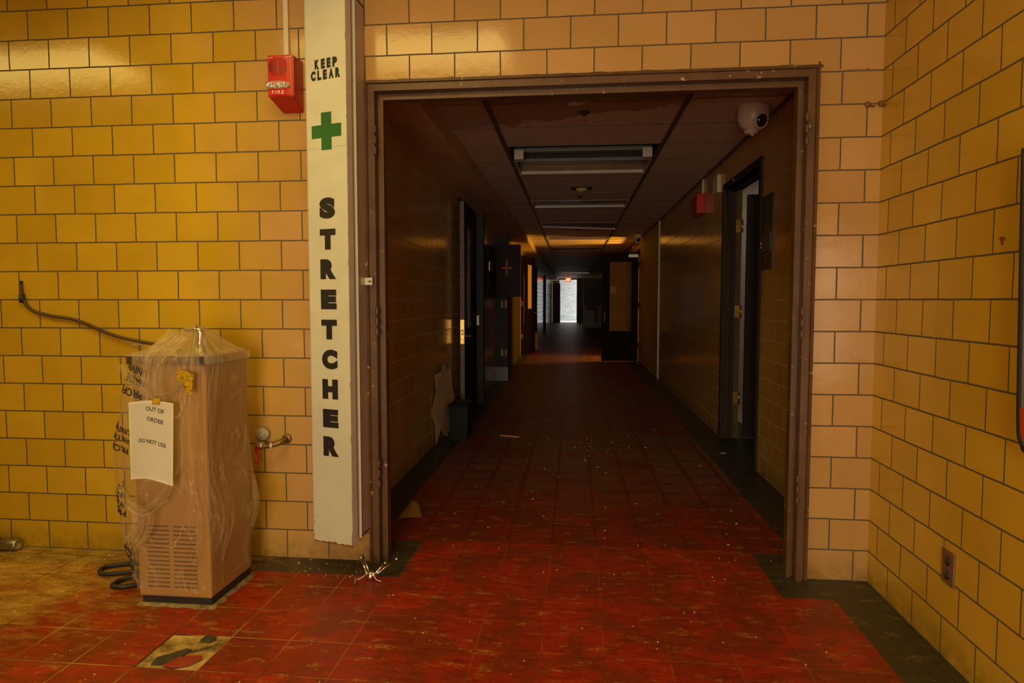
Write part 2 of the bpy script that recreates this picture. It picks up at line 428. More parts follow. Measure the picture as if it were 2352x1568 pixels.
    h = math_(nt, 'SUBTRACT', h, math_(nt, 'MULTIPLY', jn, .6))
    bump(nt, b, h, .35, .004)
    return m
M['floor_red'] = floor_mat('worn red floor tile', (.34, .021, .004))
M['floor_black'] = floor_mat('worn black floor tile', (.052, .046, .030), dark=True)
M['hall_red_shaded'] = floor_mat('shaded worn red corridor tile', (.235, .018, .005), hall=True)  # base darker than the room's red: corridor shade put into the colour
M['hall_black'] = floor_mat('black corridor tile', (.036, .040, .034), dark=True, dust=False)
def subfloor_mat():
    m, nt, b = new_mat('bare mastic under floor tile')
    p = pos(nt)
    n = noise_(nt, p, 9, 6, .65)
    c = ramp(nt, n, [(.36, (.06, .045, .012)), (.47, (.34, .22, .05)), (.6, (.55, .40, .15))])
    LK(nt, c, b.inputs['Base Color']); b.inputs['Roughness'].default_value = .8
    bump(nt, b, n, .5, .004); return m
M['subfloor'] = subfloor_mat()

def film_mat(name, extra=0.):
    m, nt, b = new_mat(name)
    uv = N(nt, 'ShaderNodeUVMap').outputs[0]
    def ridge(n, w): return ramp(nt, math_(nt, 'ABSOLUTE', math_(nt, 'SUBTRACT', n, .5)), [(0., 1.), (w, 0.)])
    n1 = noise_(nt, uv, 4.2, 2, .5, (3.2, .55, 1.)); n2 = noise_(nt, uv, 5.5, 3, .55, (2.4, .75, 1.)); n3 = noise_(nt, uv, 16, 5, .7, (1.6, .8, 1.))
    gate = ramp(nt, noise_(nt, uv, 3.1, 2), [(.42, 0.), (.62, 1.)])
    st = math_(nt, 'MULTIPLY', ridge(n1, .035), .13)
    cr = math_(nt, 'MULTIPLY', math_(nt, 'MULTIPLY', ridge(n2, .014), gate), .42)
    sp = math_(nt, 'MULTIPLY', math_(nt, 'MULTIPLY', ramp(nt, n3, [(.62, 0.), (.70, 1.)]), gate), .30)
    lw = N(nt, 'ShaderNodeLayerWeight'); lw.inputs['Blend'].default_value = .35
    f = math_(nt, 'ADD', math_(nt, 'ADD', st, cr), math_(nt, 'MULTIPLY', lw.outputs['Facing'], .34))
    f = math_(nt, 'ADD', math_(nt, 'ADD', f, sp), .045+extra)
    sv = N(nt, 'ShaderNodeSeparateXYZ'); LK(nt, uv, sv.inputs[0])
    f = math_(nt, 'ADD', f, math_(nt, 'MULTIPLY', ramp(nt, sv.outputs[1], [(.80, 0.), (.98, 1.)]), .13))
    cl = N(nt, 'ShaderNodeClamp'); LK(nt, f, cl.inputs[0])
    tr = N(nt, 'ShaderNodeBsdfTransparent'); tr.inputs[0].default_value = (.97, .95, .90, 1)
    b.inputs['Base Color'].default_value = (.66, .52, .27, 1); b.inputs['Roughness'].default_value = .14
    b.inputs['Specular IOR Level'].default_value = .9
    h = math_(nt, 'ADD', math_(nt, 'ADD', math_(nt, 'MULTIPLY', n1, 1.6), math_(nt, 'MULTIPLY', n2, 1.2)), math_(nt, 'MULTIPLY', n3, .35))
    bump(nt, b, h, 1., .02)
    mx = N(nt, 'ShaderNodeMixShader'); LK(nt, cl.outputs[0], mx.inputs[0]); LK(nt, tr.outputs[0], mx.inputs[1]); LK(nt, b.outputs[0], mx.inputs[2])
    LK(nt, mx.outputs[0], nt.nodes['Material Output'].inputs['Surface'])
    return m
M['film'] = film_mat('clear plastic film')
M['film_dense'] = film_mat('gathered plastic film', .16)
def wired_glass():
    m, nt, b = new_mat('wired privacy glass')
    p = pos(nt)
    n = noise_(nt, p, 45, 3, .6, (1, 1, .35)); n2 = noise_(nt, p, 3, 4)
    b.inputs['Base Color'].default_value = (.40, .33, .22, 1)
    c = mixc(nt, ramp(nt, n2, [(.4, 0.), (.65, 1.)]), (.13, .095, .04), (.04, .03, .02)); LK(nt, c, b.inputs['Base Color'])
    b.inputs['Roughness'].default_value = .35; b.inputs['Specular IOR Level'].default_value = .12; bump(nt, b, n, .8, .006)
    tl = N(nt, 'ShaderNodeBsdfTranslucent'); tl.inputs[0].default_value = (.27, .20, .03, 1)
    mx = N(nt, 'ShaderNodeMixShader'); mx.inputs[0].default_value = .55
    LK(nt, b.outputs[0], mx.inputs[1]); LK(nt, tl.outputs[0], mx.inputs[2])
    LK(nt, mx.outputs[0], nt.nodes['Material Output'].inputs['Surface']); return m
M['wired'] = wired_glass()
def clear_glass(name):
    m, nt, b = new_mat(name)
    tr = N(nt, 'ShaderNodeBsdfTransparent'); b.inputs['Base Color'].default_value = (.8, .8, .78, 1); b.inputs['Roughness'].default_value = .05
    mx = N(nt, 'ShaderNodeMixShader'); mx.inputs[0].default_value = .25
    LK(nt, tr.outputs[0], mx.inputs[1]); LK(nt, b.outputs[0], mx.inputs[2])
    LK(nt, mx.outputs[0], nt.nodes['Material Output'].inputs['Surface']); return m
M['strobe'] = clear_glass('clear strobe lens')

# ================================================================ ROOM SHELL
XR = 1.208                      # right wall of the room
XL, YB, HR = -5.2, -6.4, 2.76
DX0, DX1, DZ = -.985, .938, 2.178   # hole in the front wall
WT = .07
w2 = TW/2
b = MB()
def wall_y(mb, x0, x1, z0, z1, off, y=0., flip=False):
    mb.quad([(x0, y, z0), (x1, y, z0), (x1, y, z1), (x0, y, z1)], 0, [(x0+off, z0), (x1+off, z0), (x1+off, z1), (x0+off, z1)])
oL = 2.6293+w2
wall_y(b, XL-.1, DX0, 0, DZ, oL); wall_y(b, XL-.1, XR+.1, DZ, HR, oL)
wall_y(b, DX1, XR+.1, 0, DZ, -1.148+w2)
# back of the wall and the cheeks of the hole
for x0, x1, z0, z1 in ((XL-.1, DX0, 0, DZ), (XL-.1, XR+.1, DZ, HR), (DX1, XR+.1, 0, DZ)):
    b.quad([(x1, WT, z0), (x0, WT, z0), (x0, WT, z1), (x1, WT, z1)], 0, [(x1, z0), (x0, z0), (x0, z1), (x1, z1)])
b.quad([(DX0, 0, 0), (DX0, WT, 0), (DX0, WT, DZ), (DX0, 0, DZ)], 0, [(0, 0)]*4)
b.quad([(DX1, WT, 0), (DX1, 0, 0), (DX1, 0, DZ), (DX1, WT, DZ)], 0, [(0, 0)]*4)
b.quad([(DX0, 0, DZ), (DX0, WT, DZ), (DX1, WT, DZ), (DX1, 0, DZ)], 0, [(0, 0)]*4)
struct('wall_front', b, M['tile_front'], 'glazed tile wall with the wide double doorway into the dark corridor', 'wall', recalc=False)
b = MB()
def wall_x(mb, x, y0, y1, z0, z1, off, sgn=-1):
    # u runs along -y
    mb.quad([(x, y0, z0), (x, y1, z0), (x, y1, z1), (x, y0, z1)], 0, [(sgn*y0+off, z0), (sgn*y1+off, z0), (sgn*y1+off, z1), (sgn*y0+off, z1)])
wall_x(b, XR, 0, YB, 0, HR, -.19+w2)
struct('wall_right', b, M['tile_yellow'], 'yellow glazed tile wall at the right of the room', 'wall', recalc=False)
b = MB(); wall_x(b, XL, YB, 0, 0, HR, .05)
struct('wall_left', b, M['tile_yellow'], 'yellow tile wall at the far left of the room', 'wall', recalc=False)
b = MB()
WX0, WX1, WZ0, WZ1 = -1.10, .50, .12, 2.05
for x0, x1, z0, z1 in ((XL, WX0, 0, HR), (WX1, XR, 0, HR), (WX0, WX1, 0, WZ0), (WX0, WX1, WZ1, HR)):
    b.quad([(x1, YB, z0), (x0, YB, z0), (x0, YB, z1), (x1, YB, z1)], 0, [(x1, z0), (x0, z0), (x0, z1), (x1, z1)])
struct('wall_back', b, M['tile_yellow'], 'yellow tile wall behind the camera', 'wall', recalc=False)
WZM = 1.22
b = MB(); b.quad([(WX0, YB-.06, WZM), (WX0, YB-.06, WZ1), (WX1, YB-.06, WZ1), (WX1, YB-.06, WZM)], 0); b.quad([(WX0, YB-.06, WZ0), (WX0, YB-.06, WZM), (WX1, YB-.06, WZM), (WX1, YB-.06, WZ0)], 1)
wn_ = struct('window_1', b, [emit('daylit upper panes', C_WINDOW, L_WINDOW), emit('added lower fill panes', C_WINDOW, L_LOWFILL)], 'daylit glazing behind the camera, its lower panes added to light the corridor', 'window')  # upper panes match the corner reflections; lower panes added as corridor fill
fb = MB()
for x0, x1, z0, z1 in ((WX0-.03, WX0+.03, WZ0-.03, WZ1+.03), (WX1-.03, WX1+.03, WZ0-.03, WZ1+.03), (WX0, WX1, WZ0-.03, WZ0+.03), (WX0, WX1, WZ1-.03, WZ1+.03), (WX0, WX1, WZM-.03, WZM+.03), (-.33, -.27, WZ0, WZ1)):
    fb.box(x0, x1, YB-.05, YB+.02, z0, z1)
build('window_frame', fb, M['frame_brown'], wn_)
b2 = MB()
for xx, sg in ((-1.45, 1), (-1.57, -1)):
    wall_x(b2, xx, YB, -3.2, 0, HR, .05)
b2.quad([(-1.57, -3.2, 0), (-1.45, -3.2, 0), (-1.45, -3.2, HR), (-1.57, -3.2, HR)], 0, [(0, 0), (.12, 0), (.12, HR), (0, HR)])
struct('daylight_baffle', b2, M['tile_yellow'], 'unseen tiled partition added behind the camera to keep daylight off the left wall', 'wall', recalc=False)  # out of view, added to screen window light from the left wall
LX = ((-4.50, -3.0), (-1.86, -.50)); LY = (-1.72, -.92)
b = MB()
cxs = [XL, LX[0][0], LX[0][1], LX[1][0], LX[1][1], XR]; cys = [YB, LY[0], LY[1], WT]
for i in range(5):
    for j in range(3):
        if j == 1 and i in (1, 3): continue
        b.quad([(cxs[i], cys[j], HR), (cxs[i], cys[j+1], HR), (cxs[i+1], cys[j+1], HR), (cxs[i+1], cys[j], HR)])
struct('ceiling', b, M['plaster'], 'cream ceiling of the room', 'ceiling', recalc=False)

# ---- floor of the room: red tile, black border, one missing tile
MX0, MX1, MY0, MY1 = -1.5025, -1.28, -.9665, -.744
xs = sorted({XL, -1.47, MX0, MX1, -.985, -.82, .795, .938, 1.003, XR})
ys = sorted({YB, MY0, MY1, -.20, -.164, 0, .285, .30})
b = MB()
def fmat(x, y):
    if MX0 < x < MX1 and MY0 < y < MY1: return 2
    if x > 1.003 and y < 0: return 1
    if x > .795 and -.20 < y < .285: return 1
    if -.985 < x < -.82 and -.164 < y < .285: return 1
    if x < -.82 and -.164 < y < 0: return 1
    return 0
for i in range(len(xs)-1):
    for j in range(len(ys)-1):
        mi = fmat((xs[i]+xs[i+1])/2, (ys[j]+ys[j+1])/2); z = -.004 if mi == 2 else 0
        b.quad([(xs[i], ys[j], z), (xs[i+1], ys[j], z), (xs[i+1], ys[j+1], z), (xs[i], ys[j+1], z)], mi)
for p, q in (((MX0, MY0), (MX1, MY0)), ((MX1, MY0), (MX1, MY1)), ((MX1, MY1), (MX0, MY1)), ((MX0, MY1), (MX0, MY0))):
    b.quad([(*p, -.004), (*q, -.004), (*q, 0), (*p, 0)], 0)
struct('floor', b, [M['floor_red'], M['floor_black'], M['subfloor']], 'worn red tile floor of the room with a black border', 'floor', recalc=False)

# ================================================================ CORRIDOR SHELL (corridor coordinates)
CL, CR, CH = -1.23, 1.245, 2.45
YE = 34.2
FY0 = .29
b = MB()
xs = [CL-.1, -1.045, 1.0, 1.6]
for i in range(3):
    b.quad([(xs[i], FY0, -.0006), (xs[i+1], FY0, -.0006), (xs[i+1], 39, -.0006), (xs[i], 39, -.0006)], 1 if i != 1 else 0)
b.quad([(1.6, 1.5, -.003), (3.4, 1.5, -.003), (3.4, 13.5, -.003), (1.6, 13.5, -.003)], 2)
struct('floor_corridor', b, [M['hall_red_shaded'], M['hall_black'], M['roomgrey']], 'worn red and black tile floor of the long corridor', 'floor', corr=True, recalc=False)
# left wall
D2A, D2B = 3.80, 4.76           # doorway of the ajar door
b = MB()
def wl(y0, y1, z0, z1): b.quad([(CL, y0, z0), (CL, y1, z0), (CL, y1, z1), (CL, y0, z1)], 0, [(y0+.06, z0), (y1+.06, z0), (y1+.06, z1), (y0+.06, z1)])
wl(WT, D2A, 0, CH); wl(D2A, D2B, 2.2, CH); wl(D2B, YE, 0, CH)
struct('wall_corridor_left', b, M['tile_hall'], 'dark glazed tile wall along the left of the corridor', 'wall', corr=True, recalc=False)
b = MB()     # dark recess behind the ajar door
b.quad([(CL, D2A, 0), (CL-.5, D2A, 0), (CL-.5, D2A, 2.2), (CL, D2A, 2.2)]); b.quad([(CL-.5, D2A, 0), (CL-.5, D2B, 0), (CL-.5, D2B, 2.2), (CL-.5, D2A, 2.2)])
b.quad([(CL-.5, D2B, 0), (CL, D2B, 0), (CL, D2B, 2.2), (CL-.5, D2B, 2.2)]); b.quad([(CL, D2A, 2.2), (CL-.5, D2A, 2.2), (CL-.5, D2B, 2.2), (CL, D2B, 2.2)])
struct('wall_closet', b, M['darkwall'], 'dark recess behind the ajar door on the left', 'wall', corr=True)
# right wall: door to the grey room, tile, then a smooth painted stretch and a second doorway
D3A, D3B = 1.93, 3.04
D4A, D4B = 10.62, 11.75
PIL = 7.60
b = MB()
def wr(y0, y1, z0, z1, mi=0): b.quad([(CR, y1, z0), (CR, y0, z0), (CR, y0, z1), (CR, y1, z1)], mi, [(-y1+.10, z0), (-y0+.10, z0), (-y0+.10, z1), (-y1+.10, z1)])
wr(WT, D3A, 0, CH); wr(D3A, D3B, 2.17, CH); wr(D3B, PIL, 0, CH); wr(PIL, D4A, 0, CH, 1); wr(D4A, D4B, 2.2, CH, 1); wr(D4B, YE, 0, CH, 1)
for y0, y1, zt in ((D3A, D3B, 2.17), (D4A, D4B, 2.2)):     # thickness of the wall at the doorways
    b.quad([(CR, y0, 0), (CR+.14, y0, 0), (CR+.14, y0, zt), (CR, y0, zt)], 1, [(0, 0)]*4); b.quad([(CR+.14, y1, 0), (CR, y1, 0), (CR, y1, zt), (CR+.14, y1, zt)], 1, [(0, 0)]*4)
    b.quad([(CR, y0, zt), (CR+.14, y0, zt), (CR+.14, y1, zt), (CR, y1, zt)], 1, [(0, 0)]*4)
struct('wall_corridor_right', b, [M['tile_hall'], M['hallpaint']], 'dark tile wall along the right of the corridor with two doorways', 'wall', corr=True, recalc=False)
# the two rooms off the right side
def side_room(name, label, x0, x1, y0, y1, z1, da, db, zt, m):
    b = MB()
    b.quad([(x1, y0, 0), (x1, y1, 0), (x1, y1, z1), (x1, y0, z1)]); b.quad([(x0, y0, 0), (x1, y0, 0), (x1, y0, z1), (x0, y0, z1)])
    b.quad([(x0, y1, 0), (x1, y1, 0), (x1, y1, z1), (x0, y1, z1)]); b.quad([(x0, y0, z1), (x1, y0, z1), (x1, y1, z1), (x0, y1, z1)])
    b.quad([(x0, y0, 0), (x0, da, 0), (x0, da, z1), (x0, y0, z1)]); b.quad([(x0, db, 0), (x0, y1, 0), (x0, y1, z1), (x0, db, z1)]); b.quad([(x0, da, zt), (x0, db, zt), (x0, db, z1), (x0, da, z1)])
    b.quad([(x0-.14, y0, -.001), (x1, y0, -.001), (x1, y1, -.001), (x0-.14, y1, -.001)])
    return struct(name, b, m, label, 'wall', corr=True)
side_room('wall_side_room', 'pale grey walls of the small room right of the corridor', CR+.14, 3.1, 1.6, 4.6, 2.6, D3A, D3B, 2.17, M['roomgrey'])
side_room('wall_lit_room', 'walls of the orange lit room far along the right side', CR+.14, 3.1, 10.2, 13.2, 2.6, D4A, D4B, 2.2, M['hallpaint'])
# ceiling: lay-in tiles, openings where the light fixtures sit
PIT, PY0 = .59, 1.275
FIX = (-1, 2, 3, 7, 11, 15, 20, 26, 32, 38, 44)
GX = [-.955, -.615, .625, CR]
b = MB()
for k in range(-3, 56):
    y0 = PY0+k*PIT; y1 = y0+PIT
    if y1 < WT or y0 > YE: continue
    y0 = max(y0, WT); y1 = min(y1, YE)
    for i in range(3):
        if i == 1 and k in FIX: continue
        g = .003; dz = random.uniform(-.002, .002)
        b.quad([(GX[i]+g, y0+g, CH+dz), (GX[i]+g, y1-g, CH+dz), (GX[i+1]-g, y1-g, CH+dz*.5), (GX[i+1]-g, y0+g, CH+dz*.5)])
b.quad([(GX[0], WT, CH+.35), (GX[0], YE, CH+.35), (CR, YE, CH+.35), (CR, WT, CH+.35)], 1)
b.quad([(GX[0], WT, CH), (GX[0], YE, CH), (GX[0], YE, CH+.35), (GX[0], WT, CH+.35)], 1)
struct('ceiling_corridor', b, [M['ceil_tile'], M['fix_dark']], 'stained lay-in tile ceiling of the corridor', 'ceiling', corr=True, recalc=False)
b = MB()
for x in (-.615, .625): b.box(x-.016, x+.016, WT, YE, CH-.012, CH+.02)
b.box(CR-.025, CR, WT, YE, CH-.012, CH+.012)
struct('trim_1', b, M['tbar'], 'dark main runners of the corridor ceiling grid', 'ceiling grid', corr=True)
b = MB()
for k in range(-3, 56):
    y0 = PY0+k*PIT
    if WT < y0 < YE: b.box(GX[0], CR, y0-.004, y0+.004, CH-.004, CH+.015)
struct('trim_2', b, M['tbar'], 'thin cross bars of the corridor ceiling grid', 'ceiling grid', corr=True)
b = MB()
b.hexa([(CL, WT, 2.31), (-.93, WT, 2.31), (-.955, WT, CH+.02), (CL, WT, CH+.02)], [(CL, YE, 2.31), (-.93, YE, 2.31), (-.955, YE, CH+.02), (CL, YE, CH+.02)])
struct('trim_3', b, M['soffit'], 'painted soffit boxed along the left top of the corridor', 'soffit', corr=True)
b = MB(); b.box(CR-.012, CR+.004, PIL-.025, PIL+.012, 0, CH); struct('trim_4', b, M['fix_trim'], 'pale metal corner strip on the right corridor wall', 'corner guard', corr=True)
# far end
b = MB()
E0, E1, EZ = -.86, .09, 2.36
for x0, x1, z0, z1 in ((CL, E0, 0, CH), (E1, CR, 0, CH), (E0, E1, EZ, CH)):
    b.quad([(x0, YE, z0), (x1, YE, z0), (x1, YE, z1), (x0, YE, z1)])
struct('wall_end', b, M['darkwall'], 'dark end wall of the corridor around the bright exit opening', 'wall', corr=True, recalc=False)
b = MB()
YV = 37.6
b.quad([(-2.2, YV, 0), (2.6, YV, 0), (2.6, YV, 2.8), (-2.2, YV, 2.8)], 0, [(-2.2, 0), (2.6, 0), (2.6, 2.8), (-2.2, 2.8)])
b.quad([(-2.2, YE+.1, 0), (-2.2, YV, 0), (-2.2, YV, 2.8), (-2.2, YE+.1, 2.8)], 0, [(0, 0), (3, 0), (3, 2.8), (0, 2.8)])
struct('wall_vestibule', b, M['brick'], 'pale painted brick wall seen through the far exit', 'wall', corr=True, recalc=False)
b = MB(); b.quad([(-2.2, YE+.1, 2.8), (2.6, YE+.1, 2.8), (2.6, YV, 2.8), (-2.2, YV, 2.8)])
struct('ceiling_vestibule', b, M['plaster'], 'ceiling of the far exit vestibule', 'ceiling', corr=True)
b = MB(); b.quad([(1.9, YE+.3, .02), (1.9, YV-.1, .02), (1.9, YV-.1, 2.5), (1.9, YE+.3, 2.5)])
struct('window_2', b, emit('daylight through far glass doors', C_FAR, L_FAR), 'daylit glazing beside the far exit', 'window', corr=True)

b = MB(); b.box(-1.1, .3, YE+.15, YV-.05, -.0005, .006); struct('trim_6', b, plain('pale threshold slab', (.85, .85, .82), .5), 'pale slab added for the strip of sunlight on the far exit floor', 'sunstrip', corr=True)  # bright slab put in for the strip of sunlight on the floor

# ================================================================ DOUBLE DOOR FRAME
def frame_profile(mb, x0, x1, zt, prof):
    """prof: (inset from the outer edge, y); swept round both jambs and the head"""
    path = lambda d: [(x0+d, 0.), (x0+d, zt-d), (x1-d, zt-d), (x1-d, 0.)]
    for (d0, y0), (d1, y1) in zip(prof, prof[1:]):
        A, B = path(d0), path(d1)
        for i in range(3):
            mb.quad([(A[i][0], y0, A[i][1]), (A[i+1][0], y0, A[i+1][1]), (B[i+1][0], y1, B[i+1][1]), (B[i][0], y1, B[i][1])])
b = MB()
prof = [(0, .0), (0, -.022), (.012, -.024), (.0145, -.014), (.020, -.014), (.0225, -.022), (.0475, -.022), (.0485, .030), (.064, .030), (.064, .012), (.0785, .012), (.0795, .058), (.0, .058)]
frame_profile(b, -1.0, .952, 2.192, prof)
fr = struct('door_1', b, M['frame_brown'], 'chipped brown steel frame of the wide double doorway', 'door frame', recalc=True)
for x, zz in ((-1.0+.049, (1.93, 1.12, .42)), (.952-.049, (1.93, 1.12, .40))):
    for z in zz:
        h = MB()
        for k in (-1, 0, 1): h.lathe([(0, -.017), (.0065, -.017), (.0075, -.012), (.0075, .012), (.0065, .017), (0, .017)], (x, -.024, z+k*.047), seg=12)
        build('hinge_knuckle', h, M['frame_brown'], fr)
# ragged paint line round the frame
b = MB()
for i in range(70):
    t = i/69
    x = -1.0+t*1.952; z = 2.192
    b.box(x-.016, x+.016, -.004, .001, z-.006, z+.002+.006*noise.noise((x*14, 0, 0))+.004)
for sx in (-1.001, .953):
    for i in range(70):
        z = 2.19*i/69; d = .003+.005*noise.noise((sx*3, z*13, 0))
        b.box(sx-.003-abs(d)*.5, sx+.003+abs(d)*.5, -.0035, .001, z-.02, z+.02)
build('paint_edge', b, M['frame_brown'], fr)

# ================================================================ STRETCHER CABINET
t = thing('stretcher_cabinet', 'tall narrow white wall cabinet lettered STRETCHER with a green cross, door ajar', 'cabinet', (-1.1, 0, .16))
b = MB()
b.box(-1.222, -1.0, -.006, -.003, .16, 2.515)
b.box(-1.222, -1.215, -.13, -.003, .16, 2.515); b.box(-1.007, -1.0, -.13, -.003, .16, 2.515)
b.box(-1.222, -1.0, -.13, -.003, .16, .166); b.box(-1.222, -1.0, -.13, -.003, 2.508, 2.515)
build('body', b, M['grey_side'], t)
b = MB(); b.box(-1.020, -.9975, -.136, -.130, .16, 2.515)
build('front_lip', b, M['white_paint'], t)
b = MB(); b.box(-1.19, -1.03, -.1, -.02, .25, .9, .01); build('folded_canvas', b, plain('blue grey canvas', (.42, .43, .48), .8, var=.2), t)
# the door: hinged at left, opened about 18 degrees
hx, hy, dw = -1.2135, -.140, .2105
da = math.radians(18); ux, uy = math.cos(da), -math.sin(da); nx, ny = -math.sin(da), -math.cos(da)
DZ0, DZ1 = .140, 2.62
def dp(u, n, z): return Vector((hx+ux*u+nx*n, hy+uy*u+ny*n, z))   # along the leaf, out of it, up
b = MB()
b.hexa([dp(0, -.002, DZ0), dp(dw, -.002, DZ0), dp(dw, .001, DZ0), dp(0, .001, DZ0)][::-1], [dp(0, -.002, DZ1), dp(dw, -.002, DZ1), dp(dw, .001, DZ1), dp(0, .001, DZ1)][::-1])
door = build('door', b, M['white_paint'], t)
b = MB()
b.hexa([dp(dw-.003, -.034, DZ0), dp(dw, -.034, DZ0), dp(dw, -.002, DZ0), dp(dw-.003, -.002, DZ0)][::-1], [dp(dw-.003, -.034, DZ1), dp(dw, -.034, DZ1), dp(dw, -.002, DZ1), dp(dw-.003, -.002, DZ1)][::-1])
b.hexa([dp(0, -.03, DZ0), dp(dw, -.03, DZ0), dp(dw, -.002, DZ0), dp(0, -.002, DZ0)][::-1], [dp(0, -.03, DZ0+.003), dp(dw, -.03, DZ0+.003), dp(dw, -.002, DZ0+.003), dp(0, -.002, DZ0+.003)][::-1])
build('flange', b, M['grey_side'], door)
b = MB()     # rusted bottom edge and right-hand edge
for i in range(60):
    u = dw*i/59; h = .004+.013*max(0, noise.noise((u*40, 3, 0))+.25)*(.4+u/dw)
    b.prism([dp(max(0, u-.0022), .0013, DZ0), dp(min(dw, u+.0022), .0013, DZ0), dp(min(dw, u+.0022), .0013, DZ0+h), dp(max(0, u-.0022), .0013, DZ0+h)], (nx*.0006, ny*.0006, 0))
for i in range(170):
    z = DZ0+(DZ1-DZ0)*i/169; h = .0035*max(0, noise.noise((z*17, 9, 0))*1.5+noise.noise((z*60, 1, 0)))
    if z < .2: h += .004
    h = max(h, .0006)
    b.prism([dp(dw-h, .0013, z-.008), dp(dw, .0013, z-.008), dp(dw, .0013, z+.007), dp(dw-h*.6, .0013, z+.007)], (nx*.0006, ny*.0006, 0))
build('rust_edge', b, M['rust'], door)
def on_door(u0, z0): return lambda x, y: dp(u0+x, .0022, z0+y)
def letters(word, u0, u1, z0, hh, gap, bold, m=M['black_ink'], narrow={'I': .4, 'L': .8, 'E': .85}):
    wts = [narrow.get(c, 1.) for c in word]; tot = (u1-u0)-gap*(len(word)-1); k = tot/sum(wts); u = u0
    b = MB()
    for c, wt in zip(word, wts):
        v, f = text2d(c, k*wt, hh, bold); b.flat(v, f, on_door(u, z0)); u += k*wt+gap
    return b
for word, u0, u1, z0, hh in (('KEEP', .047, .166, 2.1985, .041), ('CLEAR', .026, .181, 2.1525, .041)):
    build('lettering', letters(word, u0, u1, z0, hh, .0092, .078), M['black_ink'], door)
zt = [1.657, 1.523, 1.394, 1.263, 1.133, 1.003, .873, .741, .620]; zb = [1.567, 1.435, 1.308, 1.178, 1.047, .917, .786, .660, .533]
for ch, a, c in zip('STRETCHER', zt, zb):
    v, f = text2d(ch, .084, a-c, .088)
    b = MB(); b.flat(v, f, on_door(.1015-.042, c)); build('letter', b, M['black_ink'], door)
b = MB()
cz_ = 1.937; cu = .1035; hw = .078; hh = .079; ar = .027
pts = [(-ar, -hh), (ar, -hh), (ar, -ar), (hw, -ar), (hw, ar), (ar, ar), (ar, hh), (-ar, hh), (-ar, ar), (-hw, ar), (-hw, -ar), (-ar, -ar)]
b.prism([dp(cu+x, .0015, cz_+y) for x, y in pts], (nx*.0007, ny*.0007, 0))
build('green_cross', b, M['green_ink'], door)
b = MB(); b.hexa([dp(.002, .0012, 1.867), dp(dw-.002, .0012, 1.869), dp(dw-.002, .0016, 1.869), dp(.002, .0016, 1.867)][::-1], [dp(.002, .0012, 1.8685), dp(dw-.002, .0012, 1.8705), dp(dw-.002, .0016, 1.8705), dp(.002, .0016, 1.8685)][::-1])
build('seam', b, M['grey_side'], door)
b = MB(); b.box(-1.000, -.962, -.050, -.046, 1.285, 1.318, .001); b.box(-.9995, -.9965, -.085, -.046, 1.285, 1.318)
hp = build('hasp', b, M['white_paint'], t)
b = MB(); b.box(-.980, -.966, -.0515, -.0500, 1.298, 1.304); build('slot', b, M['black_ink'], hp)

# ================================================================ FIRE ALARM (near) AND ITS RACEWAY
t = thing('fire_alarm', 'red box FIRE alarm with strobe on the tile wall left of the stretcher cabinet', 'fire alarm', (-1.345, 0, 2.11))
AX0, AX1, AY = -1.404, -1.286, -.115
b = MB()
prof_side = []
nseg = 14
def alarm_section(z0, z1):
    pass
# front slightly bowed, lower back swept in towards the wall
front = [(AX0, AY+.006), (AX0+.03, AY), (AX1-.02, AY), (AX1, AY+.008)]
bot = [Vector((x, y, 2.108)) for x, y in front]; top = [Vector((x, y, 2.284)) for x, y in front]
b.hexa([*bot, Vector((AX1, 0, 2.062)), Vector((AX0+.02, 0, 2.062))], [*top, Vector((AX1+.0, 0, 2.292)), Vector((AX0+.0, 0, 2.292))])
bmesh.ops.bevel(b.bm, geom=list(b.bm.edges), offset=.004, segments=2, affect='EDGES')
hs = build('housing', b, M['red_plastic'], t)
b = MB()
for i in range(13):
    dz = -.036+.072*i/12; hw_ = math.sqrt(max(0, .043**2-(dz*1.05)**2))
    if hw_ > .006:
        b.box(-1.352-hw_, -1.352-.003, AY-.0008, AY+.002, 2.232+dz-.0014, 2.232+dz+.0014); b.box(-1.352+.003, -1.352+hw_, AY-.0008, AY+.002, 2.232+dz-.0014, 2.232+dz+.0014)
build('speaker_grille', b, M['red_dark'], t)
b = MB()
b.grid(lambda u, v: Vector((-1.352+.056*math.copysign(abs(math.cos(2*PI*u))**.7, math.cos(2*PI*u))*math.sin(PI*v/2), AY-.002-.018*math.cos(PI*v/2)**.8-.0, 2.154+.0175*math.copysign(abs(math.sin(2*PI*u))**.8, math.sin(2*PI*u))*math.sin(PI*v/2))), 28, 8, True)
lens_ = build('strobe_lens', b, M['strobe'], t)
b = MB()
random.seed(3)
for k in range(9):
    x = -1.398+.0115*k
    for dz in (-.007, .007):
        c = Vector((x+random.uniform(-.003, .003), AY-.006+random.uniform(-.003, .003), 2.154+dz)); a = random.uniform(.005, .009)
        b.hexa([c+Vector((-a, .004, -a)), c+Vector((a, .004, -a*.8)), c+Vector((a*.7, .005, a)), c+Vector((-a*.9, .004, a))], [c+Vector((0, -.005, 0))+Vector((random.uniform(-.004, .004), 0, random.uniform(-.004, .004)))]*1+[c+Vector((.001, -.005, .001)), c+Vector((.001, -.005, .002)), c+Vector((0, -.005, .002))])
build('reflector', b, M['chrome'], t)
b = MB()
v, f = text2d('FIRE', .054, .0150, -.004, 1.3); b.flat(v, f, lambda x, y: Vector((-1.380+x, AY-.0012, 2.1165+y)))
build('lettering', b, M['white_ink'], t)
for x0, wd in ((-1.400, .026), (-1.318, .028)):
    b = MB()
    for k in range(9):
        b.box(x0+wd*k/9, x0+wd*(k+.65)/9, AY-.0007+(.004 if k < 4 and x0 < -1.39 else .0), AY+.006, 2.2715, 2.2735+.0008*(k % 2))
    build('fine_print', b, M['white_ink'], t)
